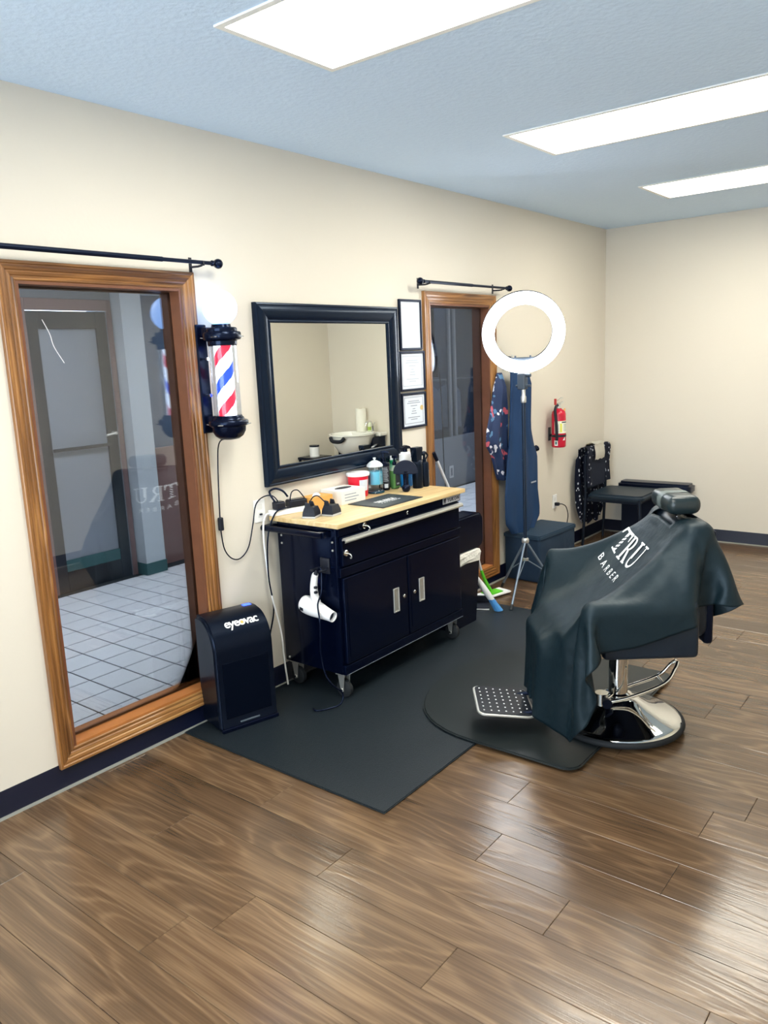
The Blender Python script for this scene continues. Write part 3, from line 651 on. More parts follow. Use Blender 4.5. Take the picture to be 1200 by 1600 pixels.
# clipper docks
def dock(x, y, rz, lb, closed):
    t_ = thing('clipper_dock', lb, 'charging dock', (x,y,ZT), rz, 'black clipper charging docks')
    obj('base_plate', box((-.036,-.040,0),(.036,.040,.012),.003), M('dock_silver', srgb(190,192,196), .35, .5), t_)
    rows = [[(s*a_*.94, s2*b_, z_) for s, s2 in ((-1,-1),(1,-1),(1,1),(-1,1))] for z_, a_, b_ in ((.010,.036,.040),(.03,.034,.038),(.055,.026,.030))]
    bd = obj('shell', loft(new(), rows), m_blackmat, t_)
    for s in (-1,1): obj('cradle_wall', prism(new(), [(-.024,.050),(.010,.050),(.0,.076),(-.020,.080)], s*.026-.005, s*.026+.005, (0,2,1), bev=.002), m_blackmat, t_)
    if 1: obj('cradle_well', box((-.014,-.019,.050),(.018,.019,.0575),.002), M('dock_well', srgb(4,6,12), .3), t_)
dock(.245, 2.812, .35, 'black clipper charging dock nearest the cabinet corner', 0)
dock(.300, 2.900, .15, 'black clipper charging dock beside the wooden tissue box', 1)
t_ = thing('dock_cord', 'thin black cord looping between the charging docks', 'cord', (.22,2.87,ZT)); obj('cord', tube(new(), [(.02,-.06,.03),(-.02,-.03,.045),(-.02,0,.085),(.0,.02,.095),(.03,.03,.07),(.05,.035,.05)], .003, 7, smooth=5), m_black, t_, smooth=60)
# boxes
t_ = thing('tissue_box', 'small tan tissue box with white tissue tuft', 'tissue box', (.095,3.012,ZT), -.05)
obj('carton', box((-.048,-.075,0),(.048,.075,.068),.002), M('tan_card', srgb(216,160,84), .6, var=(30,.08)), t_)
obj('tissue', lathe(new(), [(.018,.068),(.014,.074),(.008,.081),(.002,.083),(0,.083)], (0,0,0), 9, sx=1, sy=1.6), m_paper, t_)
t_ = thing('glove_box', 'white carton of gloves with dark oval opening', 'box', (.095,3.215,ZT), -.05)
obj('carton', box((-.080,-.085,0),(.082,.105,.075),.002), M('white_card', srgb(232,232,228), .6), t_)
obj('opening', lathe(new(), [(0,0),(.028,0),(.028,.001),(0,.001)], (0,.015,.0752), 20, sx=1, sy=2.2), m_darkprint, t_)
bm = new()
for a, b in (((.045,.025),(.048,.052)),((.072,.025),(.075,.052)),((.045,.025),(.075,.028))): bx(bm, (a[0]-.08+.02,-.0855,a[1]),(b[0]-.08+.02,-.0850,b[1]))
for k in range(3): bx(bm, (.0822,-.06,.05-.016*k),(.0826,.03+.02*(k%2),.054-.016*k))
obj('print', bm, m_print, t_)
# sharps tub
t_ = thing('sharps_tub', 'red plastic tub with white lid and white label', 'tub', (.062,3.400,ZT))
obj('tub', lathe(new(), [(0,0),(.052,0),(.054,.003),(.060,.118),(0,.118)], (0,0,0), 32), M('tub_red', srgb(222,22,52), .35), t_, smooth=40)
obj('lid', lathe(new(), [(0,.118),(.066,.118),(.068,.122),(.068,.132),(.064,.138),(0,.140)], (0,0,0), 32), m_white, t_, smooth=40)
bm = new(); R_ = .0592
for k in range(6):
    a0, a1 = -.75+k*.17, -.75+(k+1)*.17
    v = [bm.verts.new((rr_*math.cos(a_), rr_*math.sin(a_), z_)) for rr_, a_, z_ in ((.0565,a0,.035),(.0565,a1,.035),(.0608,a1,.098),(.0608,a0,.098))]; bm.faces.new(v)
bmesh.ops.remove_doubles(bm, verts=bm.verts[:], dist=1e-5); bmesh.ops.solidify(bm, geom=bm.faces[:], thickness=.0006)
obj('label', bm, m_paper, t_)
# disinfectant jar
t_ = thing('disinfectant_jar', 'clear jar of blue disinfectant with pointed lid', 'jar', (.090,3.522,ZT))
obj('jar_glass', lathe(new(), [(0,0),(.050,0),(.053,.004),(.050,.014),(.044,.020),(.044,.048),(.047,.052),(.047,.150),(.045,.154),(.0435,.154),(.0435,.052),(.0,.050)], (0,0,0), 32), glass_pane('jar_glass', (.95,.98,1,1), .5), t_, smooth=40)
obj('liquid', lathe(new(), [(0,.053),(.0432,.053),(.0432,.128),(0,.128)], (0,0,0), 32), M('disinfectant_blue', srgb(118,206,230), .15), t_, smooth=40)
obj('foot', lathe(new(), [(0,.001),(.0495,.001),(.0525,.005),(.0495,.013),(.0,.018)], (0,0,0), 32), M('jar_foot', srgb(36,72,92), .15), t_, smooth=40)
obj('lid', lathe(new(), [(.046,.154),(.048,.158),(.046,.166),(.030,.182),(.014,.190),(.006,.192),(.005,.198),(.009,.200),(.009,.206),(0,.208)], (0,0,0), 32), M('steel_lid', srgb(214,220,222), .4, .3), t_, smooth=40)
obj('lift_rod', cyl(new(), (0,0,.05),(0,0,.19), .0025, seg=8), m_steel, t_)
# bottles
def wrap_label(par, r, z0, z1, a0, a1, mat, name='label', lines=0):
    bm = new(); n = 10
    for k in range(n):
        b0, b1 = a0+(a1-a0)*k/n, a0+(a1-a0)*(k+1)/n
        bm.faces.new([bm.verts.new((r*math.cos(q), r*math.sin(q), z)) for q, z in ((b0,z0),(b1,z0),(b1,z1),(b0,z1))])
    bmesh.ops.remove_doubles(bm, verts=bm.verts[:], dist=1e-6); bmesh.ops.solidify(bm, geom=bm.faces[:], thickness=-.0005)
    return obj(name, bm, mat, par, smooth=60)
t_ = thing('pump_bottle', 'tall black pump bottle with white text label', 'bottle', (.075,3.625,ZT))
obj('body', lathe(new(), [(0,0),(.030,0),(.033,.004),(.033,.150),(.030,.160),(.016,.167),(.014,.172),(0,.172)], (0,0,0), 28), m_black, t_, smooth=40)
lb_ = wrap_label(t_, .0333, .02, .145, -1.35, .5, m_darkprint)
for k in range(9): wrap_label(lb_, .0340, .055+k*.0095, .0605+k*.0095, -1.25, -.1-.1*(k%3), m_print, 'label_line')
wrap_label(lb_, .0340, .016, .040, -.9, -.2, m_paper, 'barcode')
bm = lathe(new(), [(0,.172),(.014,.172),(.014,.190),(.008,.193),(.006,.210),(.006,.222),(0,.222)], (0,0,0), 18); tube(bm, [(-.012,-.004,.226),(.012,.004,.228),(.034,.012,.222)], [.010,.009,.005], 10)
obj('pump', bm, m_black, t_, smooth=40)
t_ = thing('green_spray_bottle', 'clear bottle of green tonic with black sprayer and dark label', 'bottle', (.105,3.69,ZT))
obj('body', prism(new(), rrect(-.022,-.032,.022,.032,.012), .002, .118, bev=.008), M('green_tonic', srgb(96,150,84), .15, trans=.3), t_, smooth=40)
obj('shoulder', lathe(new(), [(.030,.110),(.026,.125),(.014,.136),(.012,.142),(0,.142)], (0,0,0), 22, sx=.75), M('clear_shoulder', srgb(196,216,190), .15, trans=.5), t_, smooth=50)
obj('label', box((.0222,-.022,.020),(.0230,.020,.095)), m_darkprint, t_); obj('label_text', box((.0230,-.012,.028),(.0233,.010,.038)), m_print, t_)
bm = lathe(new(), [(0,.142),(.013,.142),(.013,.160),(.007,.164),(.007,.185),(.0,.185)], (0,0,0), 16); bx(bm, (-.014,-.008,.183),(.022,.008,.200),.003)
obj('sprayer', bm, m_black, t_, smooth=40)
t_ = thing('small_green_bottle', 'small bottle with green and white cap behind the tonic', 'bottle', (.052,3.745,ZT))
obj('body', lathe(new(), [(0,0),(.020,0),(.021,.003),(.021,.135),(.018,.142),(0,.142)], (0,0,0), 20), M('pale_green', srgb(120,190,160), .3), t_, smooth=40)
obj('cap_band', lathe(new(), [(0,.142),(.021,.142),(.021,.165),(0,.165)], (0,0,0), 20), M('cap_green', srgb(24,150,96), .35), t_, smooth=40); obj('cap', lathe(new(), [(0,.165),(.018,.165),(.017,.188),(0,.190)], (0,0,0), 20), m_white, t_, smooth=40)
t_ = thing('blue_bottle', 'large blue bottle with white shoulders and black trigger', 'bottle', (.125,3.775,ZT))
obj('body', prism(new(), rrect(-.028,-.040,.028,.040,.014), .001, .150, bev=.005), M('bottle_blue', srgb(40,130,205), .25), t_, smooth=40)
obj('white_shoulder', prism(new(), rrect(-.026,-.038,.026,.038,.014), .150, .212, bev=.010), m_white, t_, smooth=40)
bm = cyl(new(), (0,0,.210),(0,0,.228), .014, seg=16); prism(bm, [(-.050,.234),(.0,.252),(.035,.243),(.060,.222),(.062,.219),(.030,.230),(.0,.228),(-.02,.226)], -.011, .011, (1,2,0), bev=.002)
obj('trigger', bm, m_black, t_, smooth=40)
t_ = thing('neck_duster', 'black neck duster brush standing on its ball handle', 'brush', (.235,3.625,ZT))
obj('ball_handle', lathe(new(), [(0,0),(.014,0),(.022,.008),(.026,.020),(.024,.032),(.017,.041),(0,.041)], (0,0,0), 24), m_black, t_, smooth=50)
obj('stem', lathe(new(), [(0,.038),(.016,.040),(.0155,.07),(.017,.10),(.026,.122),(0,.126)], (0,0,0), 20), m_black, t_, smooth=50)
bm = new(); prism(bm, [(.072*math.cos(a_),.112+.072*math.sin(a_)) for a_ in (PI*k/18 for k in range(19))]+[(-.045,.104),(-.022,.105),(.022,.105),(.045,.104)], -.022, .022, (1,2,0), bev=.006)
obj('bristles', bm, M('bristle_black', srgb(10,22,44), .8, bump=(200,.4,.003)), t_, smooth=35, rot=(0,0,math.radians(-51)))
m_spb = M('spray_black', srgb(5,12,24), .35, spec=.35, tint=(.5,.65,1,1))
t_ = thing('mist_spray_bottle', 'tall black continuous-mist spray bottle with long trigger', 'spray bottle', (.215,3.770,ZT))
obj('body', lathe(new(), [(0,0),(.030,0),(.032,.004),(.032,.140),(.028,.158),(.022,.166),(0,.166)], (0,0,0), 24), m_spb, t_, smooth=40)
hd = obj('head', loft(new(), [[(s_*a_, s2*b_-.004, z_) for s_, s2 in ((-1,-1),(1,-1),(1,1),(-1,1))] for z_, a_, b_ in ((.160,.020,.024),(.19,.020,.026),(.232,.022,.033),(.244,.020,.033))]), m_spb, t_)
obj('trigger', tube(new(), [(0,-.026,.232),(0,-.044,.214),(0,-.056,.190)], [.007,.006,.004], 8), m_spb, hd)
t_ = thing('small_spray_bottle', 'slim black spray bottle with hooked trigger at the right end', 'spray bottle', (.222,3.832,ZT))
obj('body', lathe(new(), [(0,0),(.024,0),(.026,.004),(.026,.140),(.024,.146),(.012,.150),(.012,.166),(0,.166)], (0,0,0), 24), m_spb, t_, smooth=40)
wrap_label(t_, .0263, .02, .10, .45, .9, m_paper)
hd = obj('head', tube(new(), [(0,-.02,.196),(0,.0,.206),(0,.018,.200),(0,.036,.184)], [.010,.013,.010,.005], 10, smooth=3), m_spb, t_, smooth=50)
obj('trigger', tube(new(), [(0,.036,.184),(0,.026,.172),(0,.014,.162)], .0045, 8, smooth=3), m_spb, hd); obj('neck', cyl(new(), (0,0,.164),(0,0,.2), .008, seg=12), m_spb, hd)

# ------------------------------------------------------------------ stationary vacuum
va = math.atan2(-.082, .294)
t_ = thing('floor_vacuum', 'black upright touchless floor vacuum beside the big window', 'vacuum', (.135,2.345,.010), va)
D_, H_, HW = .215, .535, .152       # depth (x), height, half width (y)
side = [(-D_/2,0),(D_/2,0),(D_/2,.02),(D_/2-.006,.03),(D_/2-.006,H_-.16)]
for k in range(1, 13):
    a_ = PI/2*k/12; side.append((-.045+.1465*math.cos(a_), H_-.16+.16*math.sin(a_)))
side += [(-D_/2+.012,H_-.004),(-D_/2,H_-.02)]
obj('shell', prism(new(), side, -HW, HW, (0,2,1), bev=.014, seg=3), M('vacuum_black', srgb(5,10,22), .28, spec=.28, tint=(.5,.65,1,1)), t_, smooth=35)
obj('front_panel', box((D_/2-.007,-.118,.06),(D_/2-.002,.118,.335),.002), M('vacuum_panel', srgb(4,8,20), .24, spec=.25, tint=(.5,.65,1,1)), t_)
bm = new()
cols = [(-.10+.2*k/14) for k in range(15)]
lo = [bm.verts.new((D_/2-.0062,y_,.362-.022*(1-(y_/.1)**2))) for y_ in cols]; hi = [bm.verts.new((D_/2-.0062,y_,.368-.022*(1-(y_/.1)**2)+.008*(1-(y_/.1)**2))) for y_ in cols]
for k in range(14): bm.faces.new((lo[k],lo[k+1],hi[k+1],hi[k]))
bmesh.ops.solidify(bm, geom=bm.faces[:], thickness=-.002)
obj('window_lip', bm, M('vacuum_smile', srgb(60,72,84), .3), t_)
obj('foot_lip', box((D_/2-.01,-HW+.005,.0),(D_/2+.012,HW-.005,.02),.004), m_black, t_)
obj('intake_slot', box((D_/2-.004,-.05,.028),(D_/2+.001,.05,.034)), M('slot_grey', srgb(90,100,110), .4), t_)
lettering_bm = text_bm('eyeovac', .062, .0012, None, spacing=.86, bold=.0009)
tm = []
for v in lettering_bm.verts:           # wrap the word over the rounded shoulder
    th = .88 + v.co.y/.153
    rr_ = .0012+v.co.z
    v.co = Vector((-.045+(.1465+rr_)*math.cos(th), v.co.x+.018, H_-.16+(.16+rr_)*math.sin(th)))
obj('lettering', lettering_bm, m_whiteprint, t_)
bm = new(); th = .84
lathe(bm, [(0,0),(.0075,0),(.0075,.0024),(0,.0024)], (0,0,0), 16, basis((-.045+.1468*math.cos(th),.020,H_-.16+.1603*math.sin(th)),(0,1,0),(-math.sin(th),0,math.cos(th)),(math.cos(th),0,math.sin(th))))
obj('lettering_dot', bm, M('logo_amber', srgb(226,178,90), .5), t_)
obj('indicator_light', box((-.075,.085,H_-.0005),(-.05,.125,H_+.0015),.0005), M('indicator_blue', srgb(30,60,240), .3, emit=(.02,.06,1,1), estr=3), t_)
obj('cord', tube(new(), [(-.10,-.145,.05),(-.118,-.168,.10),(-.122,-.170,.05),(-.11,-.16,.01)], .004, 7, smooth=5), m_black, t_)

# ------------------------------------------------------------------ waste bin right of the cabinet
t_ = thing('waste_bin', 'slim black waste bin with white liner right of the cabinet', 'bin', (.255,4.025,.010))
obj('body', loft(new(), [[(a_*s_-.0, b_*s2, z_) for s_, s2 in ((-1,-1),(1,-1),(1,1),(-1,1))] for z_, a_, b_ in ((0,.105,.135),(.42,.125,.158))]), m_cab, t_)
bm = new()
rows = []
for z_, e in ((.405,.003),(.43,.006),(.455,.005),(.475,.001),(.478,-.006)):
    rows.append([(s_*(.125+e+.003*math.sin(k*2.1+z_*90)), s2*(.158+e+.003*math.sin(k*1.7+z_*70)), z_+.006*math.sin(k*1.3)*(z_ < .41)) for k, (s_, s2) in enumerate([(-1,-1),(-.5,-1),(0,-1),(.5,-1),(1,-1),(1,-.5),(1,0),(1,.5),(1,1),(.5,1),(0,1),(-.5,1),(-1,1),(-1,.5),(-1,0),(-1,-.5)])])
obj('liner', loft(bm, rows), M('liner_white', srgb(228,226,218), .5, bump=(60,.6,.01)), t_)
obj('lid', prism(new(), rrect(-.10,.478,.225,.705,.05), -.02, .118, (1,2,0), bev=.012, seg=3), m_cab, t_, smooth=35)

# ------------------------------------------------------------------ mop and dust brush leaning behind the cabinet
t_ = thing('floor_mop', 'green and white flat mop leaning in the gap right of cabinet', 'mop', (.170,4.69,.010))
obj('head', prism(new(), [(-.06,-.13),(.06,-.13),(.06,.13),(-.06,.13)], .002, .016, bev=.004), m_white, t_, rot=(0,0,-.25))
obj('head_plate', prism(new(), [(-.048,-.07),(.048,-.07),(.04,.07),(-.04,.07)], .016, .024, bev=.003), M('mop_green', srgb(92,196,44), .4), t_, rot=(0,0,-.25))
obj('handle', tube(new(), [(-.01,.0,.022),(-.037,-.045,.12),(-.05,-.065,.19)], [.013,.012,.011], 12), MATS['mop_green'], t_, smooth=60)
obj('pole', tube(new(), [(-.05,-.065,.19),(-.066,-.093,.31),(-.138,-.455,1.03)], .0100, 12), M('pole_grey', srgb(206,208,214), .4), t_, smooth=60)
obj('grip', tube(new(), [(-.137,-.447,1.015),(-.142,-.475,1.07)], .012, 12), m_blacksat, t_, smooth=60)
t_ = thing('hand_broom', 'white broom with blue bristles leaning beside the waste bin', 'broom', (.39,4.40,.010))
def lean(f): return (-.077*f, -.13*f, .238*f)
def loop(f, a_, b_, n=12):
    c_ = lean(f); return [(c_[0]+a_*math.cos(q), c_[1]+b_*math.sin(q), c_[2]) for q in (2*PI*k/n for k in range(n))]
obj('bristles', loft(new(), [loop(.02,.030,.034), loop(.2,.026,.028), loop(.42,.020,.022)]), M('bristle_blue', srgb(70,140,205), .7, bump=(140,.6,.01)), t_)
obj('head', loft(new(), [loop(.38,.022,.025), loop(.6,.024,.027), loop(.9,.021,.022), loop(1.1,.014,.014), loop(1.2,.010,.010)]), m_white, t_, smooth=50)
obj('pole', tube(new(), [lean(1.15),(-.175,-.165,.45),(-.215,-.17,.66)], .009, 12), MATS['pole_grey'], t_, smooth=60)
t_ = thing('dustpan', 'small dark dustpan lying on the mat behind the broom', 'dustpan', (.22,4.40,.010), .5)
obj('pan', prism(new(), rrect(-.085,-.07,.085,.07,.02), 0, .012, bev=.003), m_blackmat, t_); obj('rim', box((-.085,.055,.012),(.085,.07,.06),.004), m_blackmat, t_); obj('edge', box((-.085,-.078,.001),(.085,-.066,.008),.002), m_white, t_)

# ------------------------------------------------------------------ ring light on a tripod
RX_, RY_ = .345, 4.87
t_ = thing('ring_light', 'glowing white ring light on a slim tripod stand', 'ring light', (RX_,RY_,0))
nrm = Vector((.54,-.82,-.30)).normalized(); ex = Vector((0,0,1)).cross(nrm).normalized(); ey = nrm.cross(ex).normalized()
rb = basis((0.03,-.07,1.826), ex, ey, nrm)
RO, RI = .272, .192
pr = [(RI,.0),(RI,.018),(RI+.010,.026),(RO-.010,.026),(RO,.018),(RO,.0)]
bm = new(); t2 = bmesh.new(); rings = []
for k in range(64):
    a_ = 2*PI*k/64; rings.append([t2.verts.new((r_*math.cos(a_), r_*math.sin(a_), z_)) for r_, z_ in pr])
for k in range(64):
    A, B = rings[k], rings[(k+1) % 64]
    for i in range(len(pr)): t2.faces.new((A[i],A[(i+1)%len(pr)],B[(i+1)%len(pr)],B[i]))
bmesh.ops.transform(t2, matrix=rb, verts=t2.verts[:])
obj('diffuser_ring', t2, M('ring_glow', (1,1,1,1), .4, emit=(.90,.95,1,1), estr=RING), t_, smooth=60)
t2 = bmesh.new(); rings = []; pr2 = [(RI-.002,-.020),(RI-.002,.001),(RO+.003,.001),(RO+.003,-.020)]
for k in range(64):
    a_ = 2*PI*k/64; rings.append([t2.verts.new((r_*math.cos(a_), r_*math.sin(a_), z_)) for r_, z_ in pr2])
for k in range(64):
    A, B = rings[k], rings[(k+1) % 64]
    for i in range(4): t2.faces.new((A[i],A[(i+1)%4],B[(i+1)%4],B[i]))
bmesh.ops.transform(t2, matrix=rb, verts=t2.verts[:])
obj('back_shell', t2, m_blackmat, t_)
bm = new(); bx(bm, (-.085,-RI-.012,-.012),(.085,-RI+.022,.004),.004, mtx=rb)
for s in (-.05,.05): bx(bm, (s-.006,-RI+.020,-.008),(s+.006,-RI+.034,.0),.002, mtx=rb)
obj('mount_bar', bm, M('mount_grey', srgb(70,80,92), .5), t_)
bm = box((-.028,-.06,1.45),(.028,-.005,1.56),.008); cyl(bm, (-.05,-.03,1.475),(.06,-.03,1.475), .009, seg=10); cyl(bm, (.03,-.03,1.545),(.06,-.03,1.545), .012, seg=12)
obj('clamp_head', bm, M('clamp_grey', srgb(60,70,82), .45), t_)
obj('collar', lathe(new(), [(0,1.36),(.017,1.36),(.019,1.365),(.019,1.40),(.014,1.41),(.014,1.46),(0,1.46)], (0,-.02,0), 16), m_steel, t_, smooth=40)
obj('pole', cyl(new(), (0,-.01,.26),(0,-.02,1.38), .0125, seg=14), M('stand_dark', srgb(30,44,62), .35, .4), t_, smooth=60)
obj('hub', lathe(new(), [(0,.375),(.022,.375),(.026,.38),(.026,.40),(.02,.41),(0,.41)], (0,-.01,0), 16), m_steel, t_, smooth=40)
obj('slider', lathe(new(), [(0,.245),(.02,.245),(.022,.25),(.022,.262),(0,.27)], (0,-.01,0), 16), m_steel, t_, smooth=40)
m_leg = M('stand_leg', srgb(120,134,150), .3, .7)
a0 = math.atan2(-.41,.108)
for k in range(3):
    a_ = a0+2*PI*k/3; f_ = (.424*math.cos(a_), .424*math.sin(a_)); f_ = (f_[0]*(1 if k == 0 else .56), f_[1]*(1 if k == 0 else .56))
    lg = obj('leg', tube(new(), [(0,-.01,.392),(f_[0],f_[1]-.01,.010)], .0085, 10), m_leg, t_, smooth=60)
    obj('strut', tube(new(), [(0,-.01,.255),(f_[0]*.62,f_[1]*.62-.01,.155)], .004, 8), m_leg, lg)
    obj('foot', tube(new(), [(f_[0]*.93,f_[1]*.93-.01,.037),(f_[0],f_[1]-.01,.008)], .011, 10), m_rubber, lg)

# ------------------------------------------------------------------ garments on wall hooks and the box below
def hang(rows, xb, th, waves, seed, n=40):
    """closed cloth bundle: rows (z, y_left, y_right); hangs from the top"""
    R_ = []; rr = random.Random(seed); ph = [rr.random()*6 for _ in range(4)]
    for i, (z, yl, yr) in enumerate(rows):
        L = []
        for k in range(n):
            a = 2*PI*k/n; u = .5-.5*math.cos(a); yv = yl+(yr-yl)*u
            amp = min(1, i/3)
            f = amp*.012*(math.sin(waves*u*6.28+ph[0]+z*1.5)+.5*math.sin(waves*1.9*u*6.28+ph[1]-z*3))
            x = xb+(math.sin(a)*th*(.5+.5*amp) if math.sin(a) > 0 else math.sin(a)*th*.25)+(f if math.sin(a) > 0 else 0)
            L.append((max(.006,x), yv, z+.006*math.sin(u*9+ph[2])*(i == len(rows)-1)))
        R_.append(L)
    return loft(new(), R_)
def interp(rows, n):
    out = []
    for k in range(n+1):
        t = k/n*(len(rows)-1); i = min(int(t), len(rows)-2); f = t-i; f = f*f*(3-2*f)*.5+f*.5
        out.append(tuple(rows[i][j]+(rows[i+1][j]-rows[i][j])*f for j in range(3)))
    return out
t_ = thing('floral_cape', 'dark blue patterned barber cape with pink and white flowers on hook', 'cape', (0,5.07,1.62))
mf = spots('floral_fabric', srgb(24,44,82), None, 15, .40, warp=.16, mcol=[srgb(24,44,82),srgb(214,214,224),srgb(190,84,98),srgb(80,122,160),srgb(28,40,70)])
bm = hang(interp([(1.56,5.03,5.09),(1.45,4.98,5.12),(1.30,4.93,5.15),(1.15,4.87,5.16),(1.05,4.86,5.16),(.97,4.93,5.17),(.86,4.97,5.17),(.78,5.01,5.16)],24), .035, .035, 2.2, 3)
bmesh.ops.translate(bm, vec=(0,-5.07,-1.62), verts=bm.verts[:]); obj('cloth', bm, mf, t_, smooth=60)
bm = lathe(new(), [(0,0),(.014,0),(.014,.004),(0,.004)], (0,0,0), 14, RY(PI/2)); tube(bm, [(.002,0,0),(.03,0,-.002),(.045,0,.012),(.046,0,.024)], .004, 8, smooth=3); obj('hook', bm, m_steel, t_)
t_ = thing('barber_apron', 'long black barber apron hanging on the wall behind the ring light', 'apron', (0,5.24,1.66))
bm = hang(interp([(1.60,5.10,5.36),(1.48,5.10,5.38),(1.30,5.09,5.38),(1.12,5.07,5.38),(1.00,5.06,5.42),(.92,5.04,5.47),(.80,5.02,5.47),(.66,5.00,5.47),(.52,5.00,5.50),(.45,5.01,5.50),(.40,5.06,5.44),(.36,5.09,5.40)],30), .105, .045, 2.0, 8)
bmesh.ops.translate(bm, vec=(0,-5.24,-1.66), verts=bm.verts[:]); ap = obj('cloth', bm, M('apron_navy', srgb(14,50,88), .75, var=(5,.18)), t_, smooth=60)
obj('chest_patch', prism(new(), [(-.06,-.74),(.0,-.75),(.02,-.79),(-.01,-.81),(-.045,-.80)], .152, .155, (1,2,0)), M('patch_pale', srgb(110,150,180), .7), ap)
obj('strap', tube(new(), [(.03,-.10,-.08),(.02,-.03,.0),(.02,.03,.0),(.03,.09,-.08)], .010, 8, smooth=4, flat=.4), M('apron_strap', srgb(20,40,70), .7), ap)
obj('brand_tag', box((.150,.08,-.942),(.153,.16,-.930),.001), m_print, ap)
obj('pocket_clip', tube(new(), [(.07,.20,-.74),(.08,.27,-.71),(.085,.30,-.70)], [.022,.018,.026], 10), m_black, ap)
bm = lathe(new(), [(0,0),(.014,0),(.014,.004),(0,.004)], (0,0,0), 14, RY(PI/2)); tube(bm, [(.002,0,0),(.03,0,-.002),(.045,0,.012),(.046,0,.024)], .004, 8, smooth=3); obj('hook', bm, m_steel, t_)
t_ = thing('fabric_cube', 'dark fabric-covered storage cube on the floor under the apron', 'storage cube', (.185,5.40,0), -.06)
obj('cube', box((-.155,-.27,.0),(.155,.27,.345),.02,3), M('cube_navy', srgb(16,40,62), .8, var=(6,.15), bump=(14,.25,.02)), t_, smooth=35)
obj('lid_flap', prism(new(), rrect(-.162,-.277,.162,.277,.02), .325, .362, bev=.008), M('cube_lid', srgb(26,50,70), .75, bump=(14,.2,.02)), t_, smooth=35)
obj('handle_loop', tube(new(), [(.157,-.05,.20),(.175,-.04,.185),(.178,0,.178),(.175,.04,.185),(.157,.05,.20)], .008, 8, smooth=4, flat=.5), m_blackfab, t_)
t_ = thing('price_tag', 'small white card tag hanging below the apron hem', 'tag', (.12,5.22,.41))
obj('card', box((-.002,-.035,-.07),(.002,.035,.04),.001), m_paper, t_); obj('print', box((.002,-.02,-.04),(.0025,.02,-.02)), m_print, t_); obj('string', tube(new(), [(0,0,.04),(0,0,.10)], .0015, 6), m_white, t_)

# ------------------------------------------------------------------ fire extinguisher
t_ = thing('fire_extinguisher', 'red fire extinguisher with white label mounted on the wall', 'fire extinguisher', (.085,5.927,.925))
obj('cylinder', lathe(new(), [(0,0),(.050,0),(.056,.006),(.057,.012),(.057,.268),(.052,.288),(.038,.302),(.024,.308),(.022,.316),(0,.316)], (0,0,0), 32), M('extinguisher_red', srgb(190,24,52), .25), t_, smooth=40)
for z0_, z1_, m_ in ((.115,.215,M('label_cream', srgb(226,226,206), .5)),):
    lb_ = wrap_label(t_, .0576, z0_, z1_, -1.75, .75, m_)
    wrap_label(lb_, .0582, .20, .209, -.7, .3, m_darkprint, 'label_line')
    wrap_label(lb_, .0582, .125, .195, -.95, -.65, M('label_yellow', srgb(216,214,90), .5), 'label_block')
    for k in range(5): wrap_label(lb_, .0582, .13+k*.013, .135+k*.013, -1.6, -1.1, m_print, 'label_line'); wrap_label(lb_, .0582, .135+k*.012, .139+k*.012, -.45, .2, m_print, 'label_line')
wrap_label(t_, .0582, .016, .060, -1.75, -1.25, m_white, 'round_label'); wrap_label(t_, .0588, .026, .050, -1.62, -1.38, M('label_teal', srgb(60,110,110), .5), 'round_mark')
bm = new(); bm.faces.new([bm.verts.new((.0583*math.cos(q),.0583*math.sin(q),z)) for q, z in ((-.55,.058),(-.15,.058),(-.15,.086))]); bmesh.ops.solidify(bm, geom=bm.faces[:], thickness=-.0005); obj('arrow_mark', bm, m_white, t_)
hd = obj('valve', lathe(new(), [(0,.316),(.018,.316),(.018,.345),(.012,.35),(0,.35)], (0,0,0), 18), m_steel, t_, smooth=40)
bm = new(); prism(bm, [(-.02,.345),(.055,.352),(.075,.362),(.072,.368),(.0,.360),(-.03,.356)], -.008, .008, (1,2,0)); prism(bm, [(-.02,.372),(.05,.388),(.066,.398),(.06,.402),(-.02,.382)], -.008, .008, (1,2,0))
obj('lever', bm, m_steel, hd)
obj('pull_ring', tube(new(), [(0,.045+.026*math.cos(q),.382+.022*math.sin(q)) for q in (2*PI*k/16 for k in range(17))], .0016, 6), m_steel, hd)
obj('pin_flag', box((-.012,-.062,.345),(.006,-.048,.395),.003), M('flag_red', srgb(190,60,60), .5), hd)
obj('hose', tube(new(), [(.0,-.015,.34),(.0,-.045,.335),(.0,-.066,.30),(.01,-.070,.22),(.015,-.068,.12),(.015,-.066,.06)], [.010,.010,.010,.010,.011,.013], 10, smooth=5), m_blackmat, t_, smooth=60)
obj('inspection_tag', box((.02,.052,.19),(.022,.075,.31),.0008), M('tag_orange', srgb(240,172,84), .6), t_)
bm = box((-.084,-.02,.05),(-.079,.02,.16),.001); lathe(bm, [(.0572,.085),(.0595,.085),(.0595,.103),(.0572,.103)], (0,0,0), 32); bx(bm, (-.08,-.012,.084),(-.055,.012,.104),.001)
obj('wall_bracket', bm, m_blackmat, t_)

